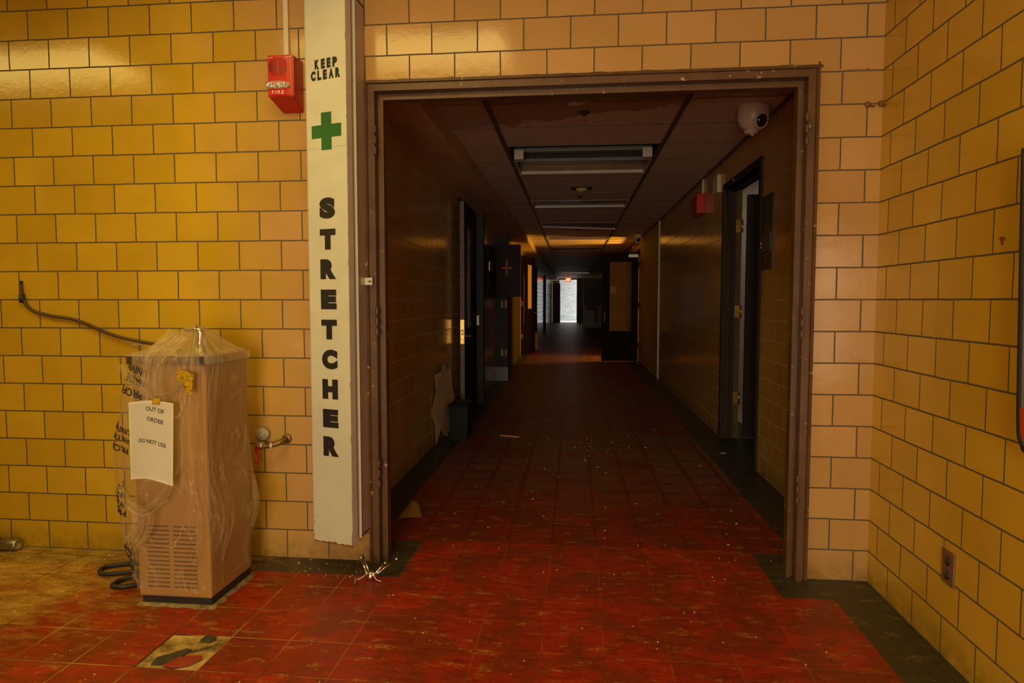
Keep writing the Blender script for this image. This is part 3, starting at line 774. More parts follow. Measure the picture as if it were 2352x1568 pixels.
b = MB(); b.box(-1.370, -1.347, -.016, 0, 2.305, HR, .003); b.hexa([(-1.376, -.02, 2.289), (-1.341, -.02, 2.289), (-1.341, 0, 2.289), (-1.376, 0, 2.289)], [(-1.370, -.016, 2.315), (-1.347, -.016, 2.315), (-1.347, 0, 2.315), (-1.370, 0, 2.315)])
tag(build('cable_raceway', b, M['conduit'], origin=(-1.358, 0, 2.29)), 'cream cable raceway running up the tile from the near red FIRE alarm', 'conduit')

# ================================================================ DRINKING FOUNTAIN
FX0, FX1, FY_0, FY_1 = -1.785, -1.478, -.532, -.205
t = thing('drinking_fountain', 'tan pedestal drinking fountain wrapped in plastic against the yellow tile wall', 'drinking fountain', (-1.63, -.37, 0))
b = MB(); b.box(FX0, FX1, FY_0, FY_1, .035, .965, .012, 3); build('body', b, M['fountain'], t)
b = MB(); b.box(FX0+.012, FX1-.002, FY_0+.006, FY_1-.01, 0, .036); build('plinth', b, M['black_rubber'], t)
b = MB()
def caulk(u, v):
    c4 = [(FX0+.012, FY_0+.006), (FX1-.002, FY_0+.006), (FX1-.002, FY_1-.01), (FX0+.012, FY_1-.01)]
    k = int(u*4) % 4; f_ = u*4-int(u*4); p, q = c4[k], c4[(k+1) % 4]; x = p[0]+(q[0]-p[0])*f_; y = p[1]+(q[1]-p[1])*f_
    o_ = (.002, .002, .008, .019)[v]+(.0, .0, .004, .016)[v]*noise.noise((x*22, y*22, 1.))
    ox = (0, 1, 0, -1)[k]*o_; oy = (-1, 0, 1, 0)[k]*o_
    if f_ < .001: pk = (k-1) % 4; ox += (0, 1, 0, -1)[pk]*o_; oy += (-1, 0, 1, 0)[pk]*o_
    return Vector((x+ox, y+oy, (.0005, .011, .009, .0005)[v]))
b.grid(lambda u, v: caulk(u % 1, int(round(v*3))), 96, 3, True)
build('base_caulk', b, plain('dirty floor caulk', (.20, .155, .06), .9, var=.5, vscale=40, bumps=.6), t)
b = MB(); b.box(FX0-.016, FX1+.012, FY_0-.012, FY_1+.0, .965, 1.003, .008, 3); bs = build('basin', b, M['steel'], t)
b = MB(); b.box(FX0+.03, FX1-.03, FY_0+.04, FY_1-.03, 1.0025, 1.0045, .0008); build('basin_well', b, M['steel_dull'], bs)
b = MB(); b.tube([(-1.578, -.40, 1.0), (-1.572, -.405, 1.045), (-1.566, -.41, 1.09), (-1.585, -.42, 1.104)], [.026, .021, .017, .014], 14); b.box(-1.63, -1.57, -.425, -.395, 1.088, 1.102, .004)
build('bubbler', b, M['chrome'], t)
b = MB()
for col in ((-1.744, -1.650), (-1.632, -1.536)):
    for k in range(15):
        z = .078+.0175*k; b.box(col[0], col[1], FY_0-.0012, FY_0+.004, z-.0028, z+.0028)
build('vent_grille', b, M['vent_dark'], t)

# plastic bag over it
def bag_sizes(z):
    def ip(tab):
        for (z0, a), (z1, c) in zip(tab, tab[1:]):
            if z <= z1: k = max(0, min(1, (z-z0)/(z1-z0))); k = k*k*(3-2*k); return a+(c-a)*k
        return tab[-1][1]
    xl = ip([(.04, -1.822), (.12, -1.838), (.35, -1.872), (.6, -1.874), (.8, -1.852), (1.0, -1.812)])
    xr = ip([(.04, -1.470), (.12, -1.478), (.34, -1.430), (.55, -1.464), (.75, -1.464), (1.0, -1.458)])
    yf = ip([(.04, -.548), (.3, -.556), (.6, -.570), (.85, -.568), (1.0, -.556)])
    yb = ip([(.04, -.180), (.35, -.150), (.7, -.165), (1.0, -.190)])
    return xl, xr, yf, yb
APEX = Vector((-1.585, -.405, 1.118))
def bag(s_, z, off=0.):
    th = 2*PI*s_; zz = min(z, 1.008)
    xl, xr, yf, yb = bag_sizes(zz)
    n = 5.; c, s2 = math.cos(th), math.sin(th)
    cx_, cy_ = (xl+xr)/2, (yf+yb)/2
    a = (xr-xl)/2; bb = (yb-yf)/2
    x = math.copysign(abs(c)**(2/n), c); y = math.copysign(abs(s2)**(2/n), s2)
    k = min(1, (1.008-zz)/.35)
    amp = .006*k
    ph = th+.35*noise.noise((c*1.5, s2*1.5, zz*.9))
    rip = amp*(.7*math.sin(15*ph)+1.5*noise.noise((c*5, s2*5, zz*1.2))+.9*noise.noise((c*11, s2*11, zz*2.2)))
    rip += .012*k*noise.noise((c*2.3+4, s2*2.3, zz*3.1))
    rip = max(rip, -.010)
    p = Vector((cx_+x*(a+rip+off), cy_+y*(bb+rip+off), zz))
    if z > 1.008:                       # tent over the spout
        q = (z-1.008)/(1.118-1.008); q = min(1, q)
        e = 1-(1-q)**.62
        sag = .020*math.sin(PI*e)*(1+.7*math.sin(9*th+1.))
        p = p.lerp(APEX, e*.985); p.z = 1.010+(.108)*(q**1.75)-sag*.35
        p.z = max(p.z, 1.0075)
        p += Vector((0, 0, .006*noise.noise((p.x*30, p.y*30, 2.))))
    return p
def bag_bottom(s_): return .075+.045*noise.noise((math.cos(2*PI*s_)*2, math.sin(2*PI*s_)*2, 5.))
t = thing('plastic_bag', 'clear printed plastic bag draped over the drinking fountain', 'plastic bag', (-1.63, -.37, .05))
b = MB(); NU, NV = 220, 90
uvl = b.bm.loops.layers.uv.new('UVMap')
def bag_uv(u, v):
    zb_ = bag_bottom(u); z = zb_+(1.118-zb_)*(v if v < .8 else v)
    return bag(u, z)
vsg = []
for j in range(NV+1):
    v = j/NV; row = []
    for i in range(NU):
        u = i/NU; zb_ = bag_bottom(u); z = zb_+(1.118-zb_)*v
        row.append(b.bm.verts.new(bag(u, z)))
    vsg.append(row)
for j in range(NV):
    for i in range(NU):
        f = b.bm.faces.new((vsg[j][i], vsg[j][(i+1) % NU], vsg[j+1][(i+1) % NU], vsg[j+1][i])); f.smooth = True
        for l, (uu, vv) in zip(f.loops, ((i/NU, j/NV), ((i+1)/NU, j/NV), ((i+1)/NU, (j+1)/NV), (i/NU, (j+1)/NV))): l[uvl].uv = (uu*1.4, vv*1.1)
build('film', b, M['film'], t, recalc=False)
# gathered flap of film hanging from the top down to the paper, and the swag at the lower left
def ribbon(path, width, seed, folds=5, depth=.008):
    b = MB(); uvl = b.bm.loops.layers.uv.new('UVMap')
    n = len(path)-1; NVV = 10*n; NUU = 26
    def P(t_):
        x = t_*n; i = min(int(x), n-1); f_ = x-i
        a = Vector(path[i]); c = Vector(path[i+1])
        p0 = Vector(path[max(i-1, 0)]); p3 = Vector(path[min(i+2, n)])
        return .5*((2*a)+(c-p0)*f_+(2*p0-5*a+4*c-p3)*f_*f_+(3*a-p0-3*c+p3)*f_**3)
    g = []
    for j in range(NVV+1):
        t_ = j/NVV; p = P(t_); wdt = width[0]+(width[1]-width[0])*t_ if len(width) == 2 else width[0]*(1-t_)**2+2*width[1]*t_*(1-t_)+width[2]*t_**2
        tan = (P(min(1, t_+.02))-P(max(0, t_-.02))).normalized(); sd = tan.cross(Vector((0, 1, 0))).normalized()
        g.append([b.bm.verts.new(p+sd*wdt*(i/NUU-.5)+Vector((0, -1, 0))*depth*(math.sin(folds*2*PI*i/NUU+seed)+.8*noise.noise((i*.3, t_*5, seed))) ) for i in range(NUU+1)])
    for j in range(NVV):
        for i in range(NUU):
            f = b.bm.faces.new((g[j][i], g[j][i+1], g[j+1][i+1], g[j+1][i])); f.smooth = True
            for l, (uu, vv) in zip(f.loops, ((i, j), (i+1, j), (i+1, j+1), (i, j+1))): l[uvl].uv = (uu/NUU*.35+seed, vv/NVV*.5)
    return b
build('film_flap', ribbon([(-1.60, -.50, 1.085), (-1.64, -.585, 1.0), (-1.655, -.592, .92), (-1.65, -.590, .83)], (.10, .06, .11), 1.3, 6, .006), M['film_dense'], t)
build('film_swag', ribbon([(-1.845, -.545, .48), (-1.77, -.588, .43), (-1.70, -.598, .405), (-1.62, -.594, .47), (-1.575, -.588, .57)], (.045, .03), 2.1, 2, .006), M['film_dense'], t)
build('film_tail', ribbon([(-1.715, -.596, .40), (-1.72, -.596, .35), (-1.745, -.588, .30), (-1.77, -.585, .27)], (.10, .07), 4.4, 4, .006), M['film_dense'], t)
build('film_collar', ribbon([(-1.80, -.575, .965), (-1.74, -.583, .90), (-1.67, -.59, .855), (-1.59, -.587, .86), (-1.53, -.58, .92)], (.03, .022), 6.2, 2, .005), M['film_dense'], t)
# printing on the left front of the film, upside down, repeated down the side
def s_of(x_target, z):          # front-left arc: parameter whose point lies at x
    best = None
    for i in range(2000):
        s_ = .5+.25*i/2000
        p = bag(s_, z)
        d = abs(p.x-x_target)
        if best is None or d < best[0]: best = (d, s_)
    return best[1]
# length along the wrap from the left-front corner, measured at mid height
ARC = []
L_ = 0; prev = None
for i in range(401):
    s_ = .40+.35*i/400; p = bag(s_, .9)
    if prev is not None: L_ += math.hypot(p.x-prev.x, p.y-prev.y)
    prev = p; ARC.append((L_, s_, p.x))
LC = min(ARC, key=lambda a: abs(a[2]+1.80)+(10 if a[1] < .5 else 0))[0]
def s_at(l):
    l += LC
    for (l0, s0, _), (l1, s1, _) in zip(ARC, ARC[1:]):
        if l <= l1: return s0+(s1-s0)*max(0, (l-l0))/max(1e-9, l1-l0)
    return ARC[-1][1]
def print_word(b, word, l0, z0, wd, hh, slant=0.):
    v, f = text2d(word, wd, hh, .022)
    # turned upside down: starts at the right end l0 and runs to the left
    b.flat(v, f, lambda x, y: bag(s_at(l0-x), z0-y+slant*x, .0035))
for l0, zt_, k in ((.098, .860, 1.), (.055, .640, .85), (.020, .385, .85), (.018, .155, .85)):
    b = MB(); print_word(b, 'PROFE', l0, zt_, .105*k, .030*k, .30); print_word(b, 'WAYNE', l0+.008*k, zt_+.042*k, .100*k, .028*k, .34); print_word(b, 'UNIVRS', l0+.004*k, zt_+.083*k, .110*k, .028*k, .36)
    build('printed_words', b, M['black_ink'], t)
# ---- paper sign
PX0, PX1, PZ0, PZ1 = -1.748, -1.566, .525, .826
def sheet(u, v, off=0):     # u 0..1 across, v 0..1 up
    x = PX0+(PX1-PX0)*u+.010*(1-v)*(.5-u)-.004*(1-v); sag = .014*math.sin(PI*(u*.8+.1))*(1-v)
    z = PZ0+(PZ1-PZ0)*v+sag-.030*max(0, u-.45)*(1-v)*1.3+.010*math.sin(PI*u)*v
    y = -.606-.013*math.sin(PI*u*1.1+.2)*(1.05-v)-off-.012*u*(1-v)
    return Vector((x, y, z))
t = thing('paper_notice', 'curled white paper notice OUT OF ORDER DO NOT USE taped to the bagged fountain', 'notice', (-1.655, -.606, PZ0))
b = MB(); b.grid(sheet, 24, 30); b.solid(.0006); build('sheet', b, M['paper'], t)
for word, u0, u1, v0, v1, dn in (('OUT OF', .40, .80, .876, .930, -.030), ('ORDER', .43, .795, .745, .797, -.030), ('DO NOT USE', .245, .85, .470, .520, -.032)):
    v, f = text2d(word, 1, 1, .008); b = MB()
    b.flat(v, f, lambda x, y: sheet(u0+(u1-u0)*x, v0+(v1-v0)*y+dn*x, .0016))
    build('lettering', b, M['black_ink'], t)
b = MB(); b.grid(lambda u, v: sheet(.535+.175*u+.02*v, .955+.085*v, .0022)+Vector((0, -.001*math.sin(6*u)*1.2, .003*math.sin(9*u)*v)), 8, 6); b.solid(.0008)
tag(build('yellow_tape', b, M['tape'], origin=(-1.63, -.6, .84)), 'small square of yellow tape holding the top of the OUT OF ORDER paper', 'tape')
b = MB(); random.seed(5)
def crumple(u, v):
    x = -1.558+.062*u+.012*v; z = .885+.072*v-.02*u*v-.03*(u**2)*(1-v)
    if v < .35 and u < .5: x += (.5-u)*.07
    return Vector((x, -.600-.010*noise.noise((u*5, v*5, 1.))-.008*noise.noise((u*13, v*13, 4.)), z))
b.grid(crumple, 18, 18, smooth=False); b.solid(.0008)
tag(build('yellow_tape', b, M['tape'], origin=(-1.53, -.592, .9)), 'crumpled torn yellow tape stuck on the plastic near the fountain top', 'tape')

# ================================================================ WALL AND FLOOR SMALL THINGS AT LEFT
def spline(pts, n=12):
    out = []
    P = [Vector(p) for p in pts]
    for i in range(len(P)-1):
        p0, p1, p2, p3 = P[max(i-1, 0)], P[i], P[i+1], P[min(i+2, len(P)-1)]
        for k in range(n):
            t_ = k/n; out.append(.5*((2*p1)+(p2-p0)*t_+(2*p0-5*p1+4*p2-p3)*t_*t_+(3*p1-p0-3*p2+p3)*t_**3))
    out.append(P[-1]); return out
t = thing('wall_cable', 'dark cable drooping across the yellow tile towards the fountain top', 'cable', (-2.3, 0, 1.0))
b = MB(); b.tube(spline([(-2.716, -.008, 1.296), (-2.709, -.010, 1.238), (-2.69, -.010, 1.195), (-2.652, -.012, 1.166), (-2.56, -.012, 1.143), (-2.43, -.014, 1.122), (-2.276, -.016, 1.063), (-2.19, -.02, 1.038), (-2.09, -.03, 1.021), (-1.97, -.07, 1.008), (-1.9, -.13, 1.0)]), .0075, 8); build('lead', b, M['cable'], t)
b = MB(); b.tube([(-2.712, -.010, 1.245), (-2.709, -.011, 1.205)], .013, 10); build('plug_end', b, M['black_rubber'], t)
b = MB(); b.box(-2.722, -2.71, -.012, 0, 1.29, 1.31, .002); build('wall_clip', b, M['black_rubber'], t)
b = MB(); b.tube(spline([(-2.15, -.012, 1.005), (-2.05, -.03, 1.012), (-1.96, -.08, 1.006), (-1.9, -.14, 1.0)]), .0045, 6)
tag(build('string', b, plain('pale twine', (.55, .44, .2), .7), origin=(-2, -.05, 1)), 'pale thin string beside the dark cable at the fountain top', 'string')
b = MB(); b.tube(spline([(-1.88, -.20, .012), (-1.99, -.17, .011), (-2.09, -.175, .011), (-2.17, -.225, .011), (-2.135, -.29, .011), (-2.05, -.275, .011), (-1.94, -.235, .016), (-1.88, -.25, .018), (-1.93, -.29, .020), (-2.0, -.345, .011), (-2.0, -.40, .011), (-1.95, -.41, .011), (-1.88, -.36, .011)]), .0095, 8)
tag(build('power_cord', b, M['black_rubber'], origin=(-2.0, -.3, 0)), 'black power cord looped on the floor at the left foot of the fountain', 'cord')
t = thing('pipe_piece', 'short loose steel pipe lying on the floor at the foot of the left wall', 'pipe', (-2.9, -.055, 0))
b = MB(); b.tube([(-3.3, -.085, .028), (-2.845, -.058, .028)], .024, 16); b.tube([(-2.875, -.06, .028), (-2.845, -.058, .028)], .029, 16); build('tube', b, M['cable'], t)
b = MB(); b.lathe([(.0235, 0), (.0265, .0), (.0265, .075), (.0255, .085), (.0215, .085), (.0215, .0)], (-2.836, -.0575, .028), (.998, .055, 0), 20); build('threaded_end', b, M['steel_dull'], t)
# shut-off valve right of the fountain
t = thing('water_valve', 'small shut-off valve with red lever on a bent pipe right of the fountain', 'valve', (-1.46, -.06, .5))
b = MB(); b.tube(spline([(-1.398, .0, .570), (-1.402, -.03, .566), (-1.425, -.052, .556), (-1.47, -.058, .546), (-1.52, -.060, .548)]), .0115, 10); b.lathe([(0, 0), (.024, 0), (.022, .006), (0, .008)], (-1.398, -.001, .571), (0, -1, 0), 16); build('pipe', b, M['copper'], t)
b = MB(); b.lathe([(0, -.018), (.016, -.018), (.019, -.008), (.019, .008), (.016, .018), (0, .018)], (-1.500, -.060, .547), (1, 0, 0), 12); b.lathe([(0, 0), (.009, 0), (.009, .022), (0, .022)], (-1.500, -.068, .547), (0, -1, 0), 10); build('valve_body', b, M['steel_dull'], t)
b = MB(); b.lathe([(.0, 0), (.0135, 0), (.0135, .010), (0, .010)], (-1.452, -.058, .548), (1, .05, 0), 12); build('union_nut', b, M['fix_trim'], t)
b = MB(); b.hexa([(-1.512, -.094, .470), (-1.497, -.094, .470), (-1.497, -.088, .470), (-1.512, -.088, .470)], [(-1.510, -.094, .555), (-1.494, -.094, .555), (-1.494, -.088, .555), (-1.510, -.088, .555)]); bmesh.ops.bevel(b.bm, geom=list(b.bm.edges), offset=.002, segments=2, affect='EDGES')
lv = build('lever', b, M['red_plastic'], t)
b = MB()
for k in range(7): b.box(-1.508, -1.501+.002*(k % 2), -.0948, -.094, .478+.007*k, .4815+.007*k)
build('lever_print', b, plain('pale lever print', (.6, .3, .25), .5), lv)
b = MB(); b.lathe([(0, 0), (.033, 0), (.031, .012), (.02, .022), (0, .024)], (-1.508, -.012, .592), (0, -1, 0), 14)
tag(build('putty_lump', b, plain('grey putty', (.40, .36, .28), .9, var=.3, vscale=50, bumps=.8), origin=(-1.508, 0, .59)), 'grey lump of putty on the tile just above the valve', 'putty')
# cross-armed chrome fitting on the floor
t = thing('faucet_fitting', 'chrome fitting with four splayed arms lying on the black floor border by the doorway', 'fitting', (-.94, -.2, 0))
b = MB(); b.lathe([(0, 0), (.018, 0), (.021, .012), (.017, .026), (.010, .033), (0, .034)], (-.937, -.205, .005), seg=16); build('hub', b, M['chrome'], t)
for tip, root in (((-.998, -.150, .075), (-.955, -.200, .020)), ((-1.004, -.118, .082), (-.945, -.192, .022)), ((-.882, -.165, .062), (-.922, -.204, .022)), ((-.842, -.125, .066), (-.918, -.196, .018))):
    b = MB(); T_, R_ = Vector(tip), Vector(root); b.tube([R_, R_.lerp(T_, .15), R_.lerp(T_, .18), T_], [.0035, .0035, .0055, .0048], 10); b.lathe([(0, -.006), (.005, -.004), (.0068, 0), (.005, .004), (0, .006)], T_, T_-R_, 10); build('arm', b, M['chrome'], t)
b = MB(); b.tube(spline([(-.985, -.235, .010), (-.965, -.225, .020), (-.945, -.212, .034), (-.925, -.212, .033), (-.905, -.228, .012), (-.880, -.232, .005)]), .0028, 8); build('wire_clip', b, M['chrome'], t)
b = MB()
for k in range(6): b.lathe([(0, 0), (.0085-.001*k, .001), (.0075-.001*k, .005), (0, .006)], (-.990+.0005*k, -.240-.0065*k*.6, .012-.0012*k), (-.15, -1, -.25), 10)
build('screw_tip', b, M['steel_dull'], t)

# ================================================================ RIGHT SIDE OF THE ROOM
t = thing('wall_outlet', 'brown double electrical outlet low on the yellow tile wall at right', 'outlet', (XR, -.637, .318))
b = MB(); b.box(XR-.007, XR, -.674, -.600, .262, .376, .0025); build('cover_plate', b, M['plate'], t)
for z in (.343, .295):
    b = MB(); b.lathe([(0, 0), (.0165, 0), (.0165, .002), (0, .002)], (XR-.007, -.637, z), (-1, 0, 0), 18); so = build('socket', b, M['socket'], t)
    b = MB(); b.box(XR-.0096, XR-.0088, -.645, -.643, z-.004, z+.006); b.box(XR-.0096, XR-.0088, -.631, -.629, z-.004, z+.006); build('slot', b, M['plate'], so)
for nm, x, y, nrm, lab in (('left', 1.150, -.0, (0, -1, 0), 'rusty anchor bolt on the tan tile just left of the room corner'), ('right', 1.199, -.012, (-.5, -1, 0), 'rusty anchor bolt right in the room corner')):
    b = MB(); b.lathe([(0, 0), (.013, 0), (.012, .006), (.007, .008), (.006, .018), (0, .019)], (x, y, 2.028), nrm, 12); b.lathe([(0, .0), (.004, .0), (.0035, .03), (0, .031)], (x+.004, y, 2.023), (nrm[0]+.6, nrm[1], -.3), 8)
    tag(build('anchor_bolt', b, M['rust'], origin=(x, y, 2.028)), lab, 'bolt', 'anchor bolts by the corner')
# framed board on the right wall at the picture's edge
t = thing('framed_board', 'black framed padded board with a red corner on the right wall at the picture edge', 'board', (1.16, -1.30, .8))
b = MB()
ring = spline([(1.150, -1.035, 1.62), (1.150, -1.052, 1.2), (1.150, -1.066, .90), (1.150, -1.082, .838), (1.150, -1.14, .815), (1.150, -1.5, .80)], 8)
b.tube(ring, .013, 10); build('frame', b, M['black_rubber'], t)
b = MB(); b.box(1.146, 1.154, -1.6, -1.06, .835, 1.62, .003); build('panel', b, M['oliveweave'], t)
b = MB(); b.prism([(1.139, -1.072, .93), (1.139, -1.15, .92), (1.139, -1.16, .835), (1.139, -1.095, .842), (1.139, -1.078, .865)], (.020, 0, 0)); build('corner_patch', b, plain('orange red patch', (.42, .06, .012), .5), t)
for z in (1.2, .95): b = MB(); b.box(1.15, XR, -1.5, -1.4, z, z+.04); build('bracket', b, M['steel_dull'], t)
b = MB(); b.grid(lambda u, v: Vector((XR-.0012, -.846+.012*(v**.5)*math.cos(2*PI*u)*(1+.4*math.sin(3*2*PI*u)), 1.395+.010*(v**.5)*math.sin(2*PI*u)-.006*(math.sin(2*PI*u) < -.5))), 20, 3, True)
tag(build('wall_stain', b, M['rust'], origin=(XR, -.846, 1.395)), 'small rusty brown spot on the yellow tile wall at right', 'stain')

# ================================================================ CEILING LIGHTS OF THE ROOM (they light the room)
m_diff = emit('lit fluorescent diffuser', C_ROOM, L_ROOM)
for (x0, x9), lab in ((LX[0], 'lit ceiling light over the left end of the room'), (LX[1], 'lit ceiling light over the stretcher cabinet side of the room')):
    t = thing('ceiling_light', lab, 'ceiling light', ((x0+x9)/2, -1.32, HR), 'lit troffers of the room')
    b = MB(); RD = .06
    c4 = [(x0, LY[0]), (x9, LY[0]), (x9, LY[1]), (x0, LY[1])]
    for i in range(4): p, q = c4[i], c4[(i+1) % 4]; b.quad([(*p, HR-.002), (*q, HR-.002), (*q, HR+RD+.01), (*p, HR+RD+.01)])
    for xa, xb, ya, yb in ((x0-.02, x9+.02, LY[0]-.02, LY[0]), (x0-.02, x9+.02, LY[1], LY[1]+.02), (x0-.02, x0, LY[0], LY[1]), (x9, x9+.02, LY[0], LY[1])): b.box(xa, xb, ya, yb, HR-.006, HR-.001)
    build('housing', b, M['lens_panel'], t)
    b = MB(); b.quad([(x0, LY[0], HR+RD), (x9, LY[0], HR+RD), (x9, LY[1], HR+RD), (x0, LY[1], HR+RD)][::-1]); build('diffuser', b, m_diff, t, recalc=False)

# ================================================================ CORRIDOR: LIGHTS AND CEILING DEVICES
def cell(k): return PY0+k*PIT, PY0+(k+1)*PIT
FXA, FXB = -.60, .61
labs = {-1: 'unlit ceiling light just inside the doorway, orange tinted trim', 3: 'open unlit ceiling light with its lens missing, behind the hanging ballast channel', 7: 'unlit ceiling light panel beyond the smoke detector',
        11: 'unlit ceiling light with a sagging panel in the corridor', 15: 'unlit ceiling light where the corridor ceiling glows orange'}
for k in (-1, 3, 7, 11, 15):
    y0, y1 = cell(k); yc = (y0+y1)/2
    t = thing('ceiling_light', labs[k], 'ceiling light', (0, yc, CH), 'unlit corridor troffers', corr=True)
    b = MB()
    up = .10
    for p in (((FXA, y0), (FXB, y0)), ((FXB, y0), (FXB, y1)), ((FXB, y1), (FXA, y1)), ((FXA, y1), (FXA, y0))):
        (xa, ya), (xb, yb) = p; b.quad([(xa, ya, CH), (xb, yb, CH), (xb, yb, CH+up), (xa, ya, CH+up)])
    b.quad([(FXA, y0, CH+up), (FXB, y0, CH+up), (FXB, y1, CH+up), (FXA, y1, CH+up)])
    build('housing', b, M['lens_panel'] if k in (-1, 3) else M['fix_dark'], t)
    b = MB(); sag = .05 if k == 11 else 0.
    tw = .022
    b.hexa([(FXA, y1-tw, CH-.01), (FXB, y1-tw, CH-.01-sag), (FXB, y1, CH-.01-sag), (FXA, y1, CH-.01)], [(FXA, y1-tw, CH+.02), (FXB, y1-tw, CH+.02-sag), (FXB, y1, CH+.02-sag), (FXA, y1, CH+.02)])
    b.box(FXA, FXA+tw, y0, y1, CH-.008, CH+.02); b.box(FXB-tw, FXB, y0, y1, CH-.008, CH+.02); b.box(FXA, FXB, y0, y0+tw, CH-.006, CH+.02)
    build('trim', b, M['fix_trim'] if k != -1 else M['lens_panel'], t)
    b = MB()
    if k == 11: b.hexa([(FXA+.03, y0+.03, CH+.03), (FXB-.03, y0+.03, CH+.03-sag), (FXB-.03, y1-.02, CH-sag+.005), (FXA+.03, y1-.02, CH+.005)], [(FXA+.03, y0+.03, CH+.034), (FXB-.03, y0+.03, CH+.034-sag), (FXB-.03, y1-.02, CH+.009-sag), (FXA+.03, y1-.02, CH+.009)])
    elif k != 3: b.box(FXA+.02, FXB-.02, y0+.02, y1-.02, CH+.012, CH+.016)
    else: b.box(FXA+.02, FXB-.02, y0+.02, y1-.02, CH+.085, CH+.09)
    build('lens', b, M['lens_panel'], t)
y0, y1 = cell(2)
t = thing('ceiling_light', 'gutted ceiling light with a hanging grey ballast channel and two white lamp holders', 'ceiling light', (0, (y0+y1)/2, CH), 'unlit corridor troffers', corr=True)
b = MB()
for p in (((FXA, y0), (FXB, y0)), ((FXB, y0), (FXB, y1)), ((FXB, y1), (FXA, y1)), ((FXA, y1), (FXA, y0))):
    (xa, ya), (xb, yb) = p; b.quad([(xa, ya, CH), (xb, yb, CH), (xb, yb, CH+.16), (xa, ya, CH+.16)])
b.quad([(FXA, y0, CH+.16), (FXB, y0, CH+.16), (FXB, y1, CH+.16), (FXA, y1, CH+.16)]); build('housing', b, M['fix_dark'], t)
b = MB(); b.box(FXA+.03, FXB-.03, y0+.34, y0+.42, CH+.03, CH+.062, .004); build('ballast_cover', b, M['fix_metal'], t)
b = MB(); b.box(FXA+.01, FXB-.01, y1-.035, y1, CH-.012, CH+.016, .003); build('rail', b, M['fix_metal'], t)
for x in (FXA+.07, FXB-.075):
    b = MB(); b.box(x-.040, x+.040, y0+.25, y0+.30, CH-.050, CH+.028, .004); build('lamp_holder', b, M['fix_trim'], t)
# scrap of film hanging at the first fixture
b = MB(); b.grid(lambda u, v: Vector((-.10+.13*u, 1.262+.02*v-.008*math.sin(4*u), CH-.012-.022*v*(1-u)+.004*math.sin(9*u))), 10, 4); b.solid(.001)
tag(build('peeling_strip', b, M['chips'], origin=(-.04, 1.27, CH), corr=True), 'pale strip of film peeling from the first corridor light', 'debris')
def sprinkler(y, lab):
    t = thing('sprinkler', lab, 'sprinkler', (0, y, CH), 'corridor sprinklers', corr=True)
    b = MB(); b.lathe([(0, 0), (.038, 0), (.034, .008), (.012, .012), (0, .012)], (0, y, CH), (0, 0, -1), 20); build('escutcheon', b, M['debris_dark'], t)
    b = MB(); b.lathe([(0, .01), (.010, .01), (.008, .03), (.010, .032), (.010, .036), (.003, .038), (.003, .055), (.016, .056), (.016, .058), (0, .058)], (0, y, CH), (0, 0, -1), 14); b.tube([(-.009, y, CH-.034), (-.011, y, CH-.046), (-.003, y, CH-.056)], .002, 6); b.tube([(.009, y, CH-.034), (.011, y, CH-.046), (.003, y, CH-.056)], .002, 6); build('head', b, M['brass'], t)
sprinkler(1.52, 'ceiling sprinkler in the water-stained tile just inside the doorway')
sprinkler(5.10, 'ceiling sprinkler just beyond the smoke detector')
sprinkler(8.75, 'small ceiling sprinkler beside the orange glow')
t = thing('smoke_detector', 'flat smoke detector on a square plate in the corridor ceiling', 'smoke detector', (.015, 4.53, CH), corr=True)
b = MB(); b.box(-.10, .13, 4.43, 4.63, CH-.006, CH, .002); build('plate', b, M['debris_dark'], t)
b = MB(); b.lathe([(0, 0), (.068, 0), (.064, .02), (.045, .034), (0, .036)], (.015, 4.53, CH-.005), (0, 0, -1), 24); build('dome', b, plain('yellowed plastic', (.55, .42, .16), .35), t)
def dome_cam(x, y, lab, sc, aim):
    t = thing('security_camera', lab, 'security camera', (x, y, CH), 'corridor cameras', corr=True)
    b = MB(); b.lathe([(0, 0), (.096*sc, 0), (.098*sc, .010*sc), (.097*sc, .045*sc), (.090*sc, .085*sc), (.074*sc, .120*sc), (.050*sc, .143*sc), (.030*sc, .152*sc), (0, .153*sc)], (x, y, CH), (-.10, .0, -1), 36); sh = build('shell', b, M['cam_white'], t)
    b = MB(); b.lathe([(0, 0), (.044*sc, 0), (.042*sc, .012*sc), (.030*sc, .022*sc), (0, .024*sc)], (x-.016*sc, y, CH-.146*sc), (0, 0, -1), 24); b.lathe([(0, 0), (.012*sc, .0), (.008*sc, .012*sc), (0, .014*sc)], (x-.010*sc, y-.01, CH-.168*sc), (0, 0, -1), 12); build('lower_collar', b, M['cam_white'], t)
    A = Vector(aim).normalized(); c = Vector((x-.008*sc, y, CH-.078*sc))+A*.066*sc
    b = MB(); b.lathe([(.052*sc, -.03*sc), (.056*sc, .004*sc), (.053*sc, .016*sc), (.046*sc, .018*sc), (.043*sc, .004*sc), (.0, .004*sc)], c, A, 28); ey = build('eye_ring', b, M['cam_white'], t)
    b = MB(); b.lathe([(.043*sc, .008*sc), (.038*sc, .020*sc), (.023*sc, .030*sc), (0, .033*sc)], c, A, 24); le = build('lens', b, M['lens'], t)
    for a in (.5, 2.2, 4.0, 5.3):
        b = MB(); b.lathe([(0, 0), (.005*sc, 0), (.003*sc, .004*sc), (0, .005*sc)], c+A*.020*sc+Vector((math.cos(a)*.022*sc, 0, math.sin(a)*.022*sc)), A, 8)
        build('light_spot', b, M['chrome'], le)
    b = MB(); b.lathe([(0, 0), (.004*sc, 0), (.003*sc, .002), (0, .003)], (x-.086*sc, y-.040*sc, CH-.065*sc), (-.85, -.45, -.1), 8); build('indicator', b, M['red_led'], sh)
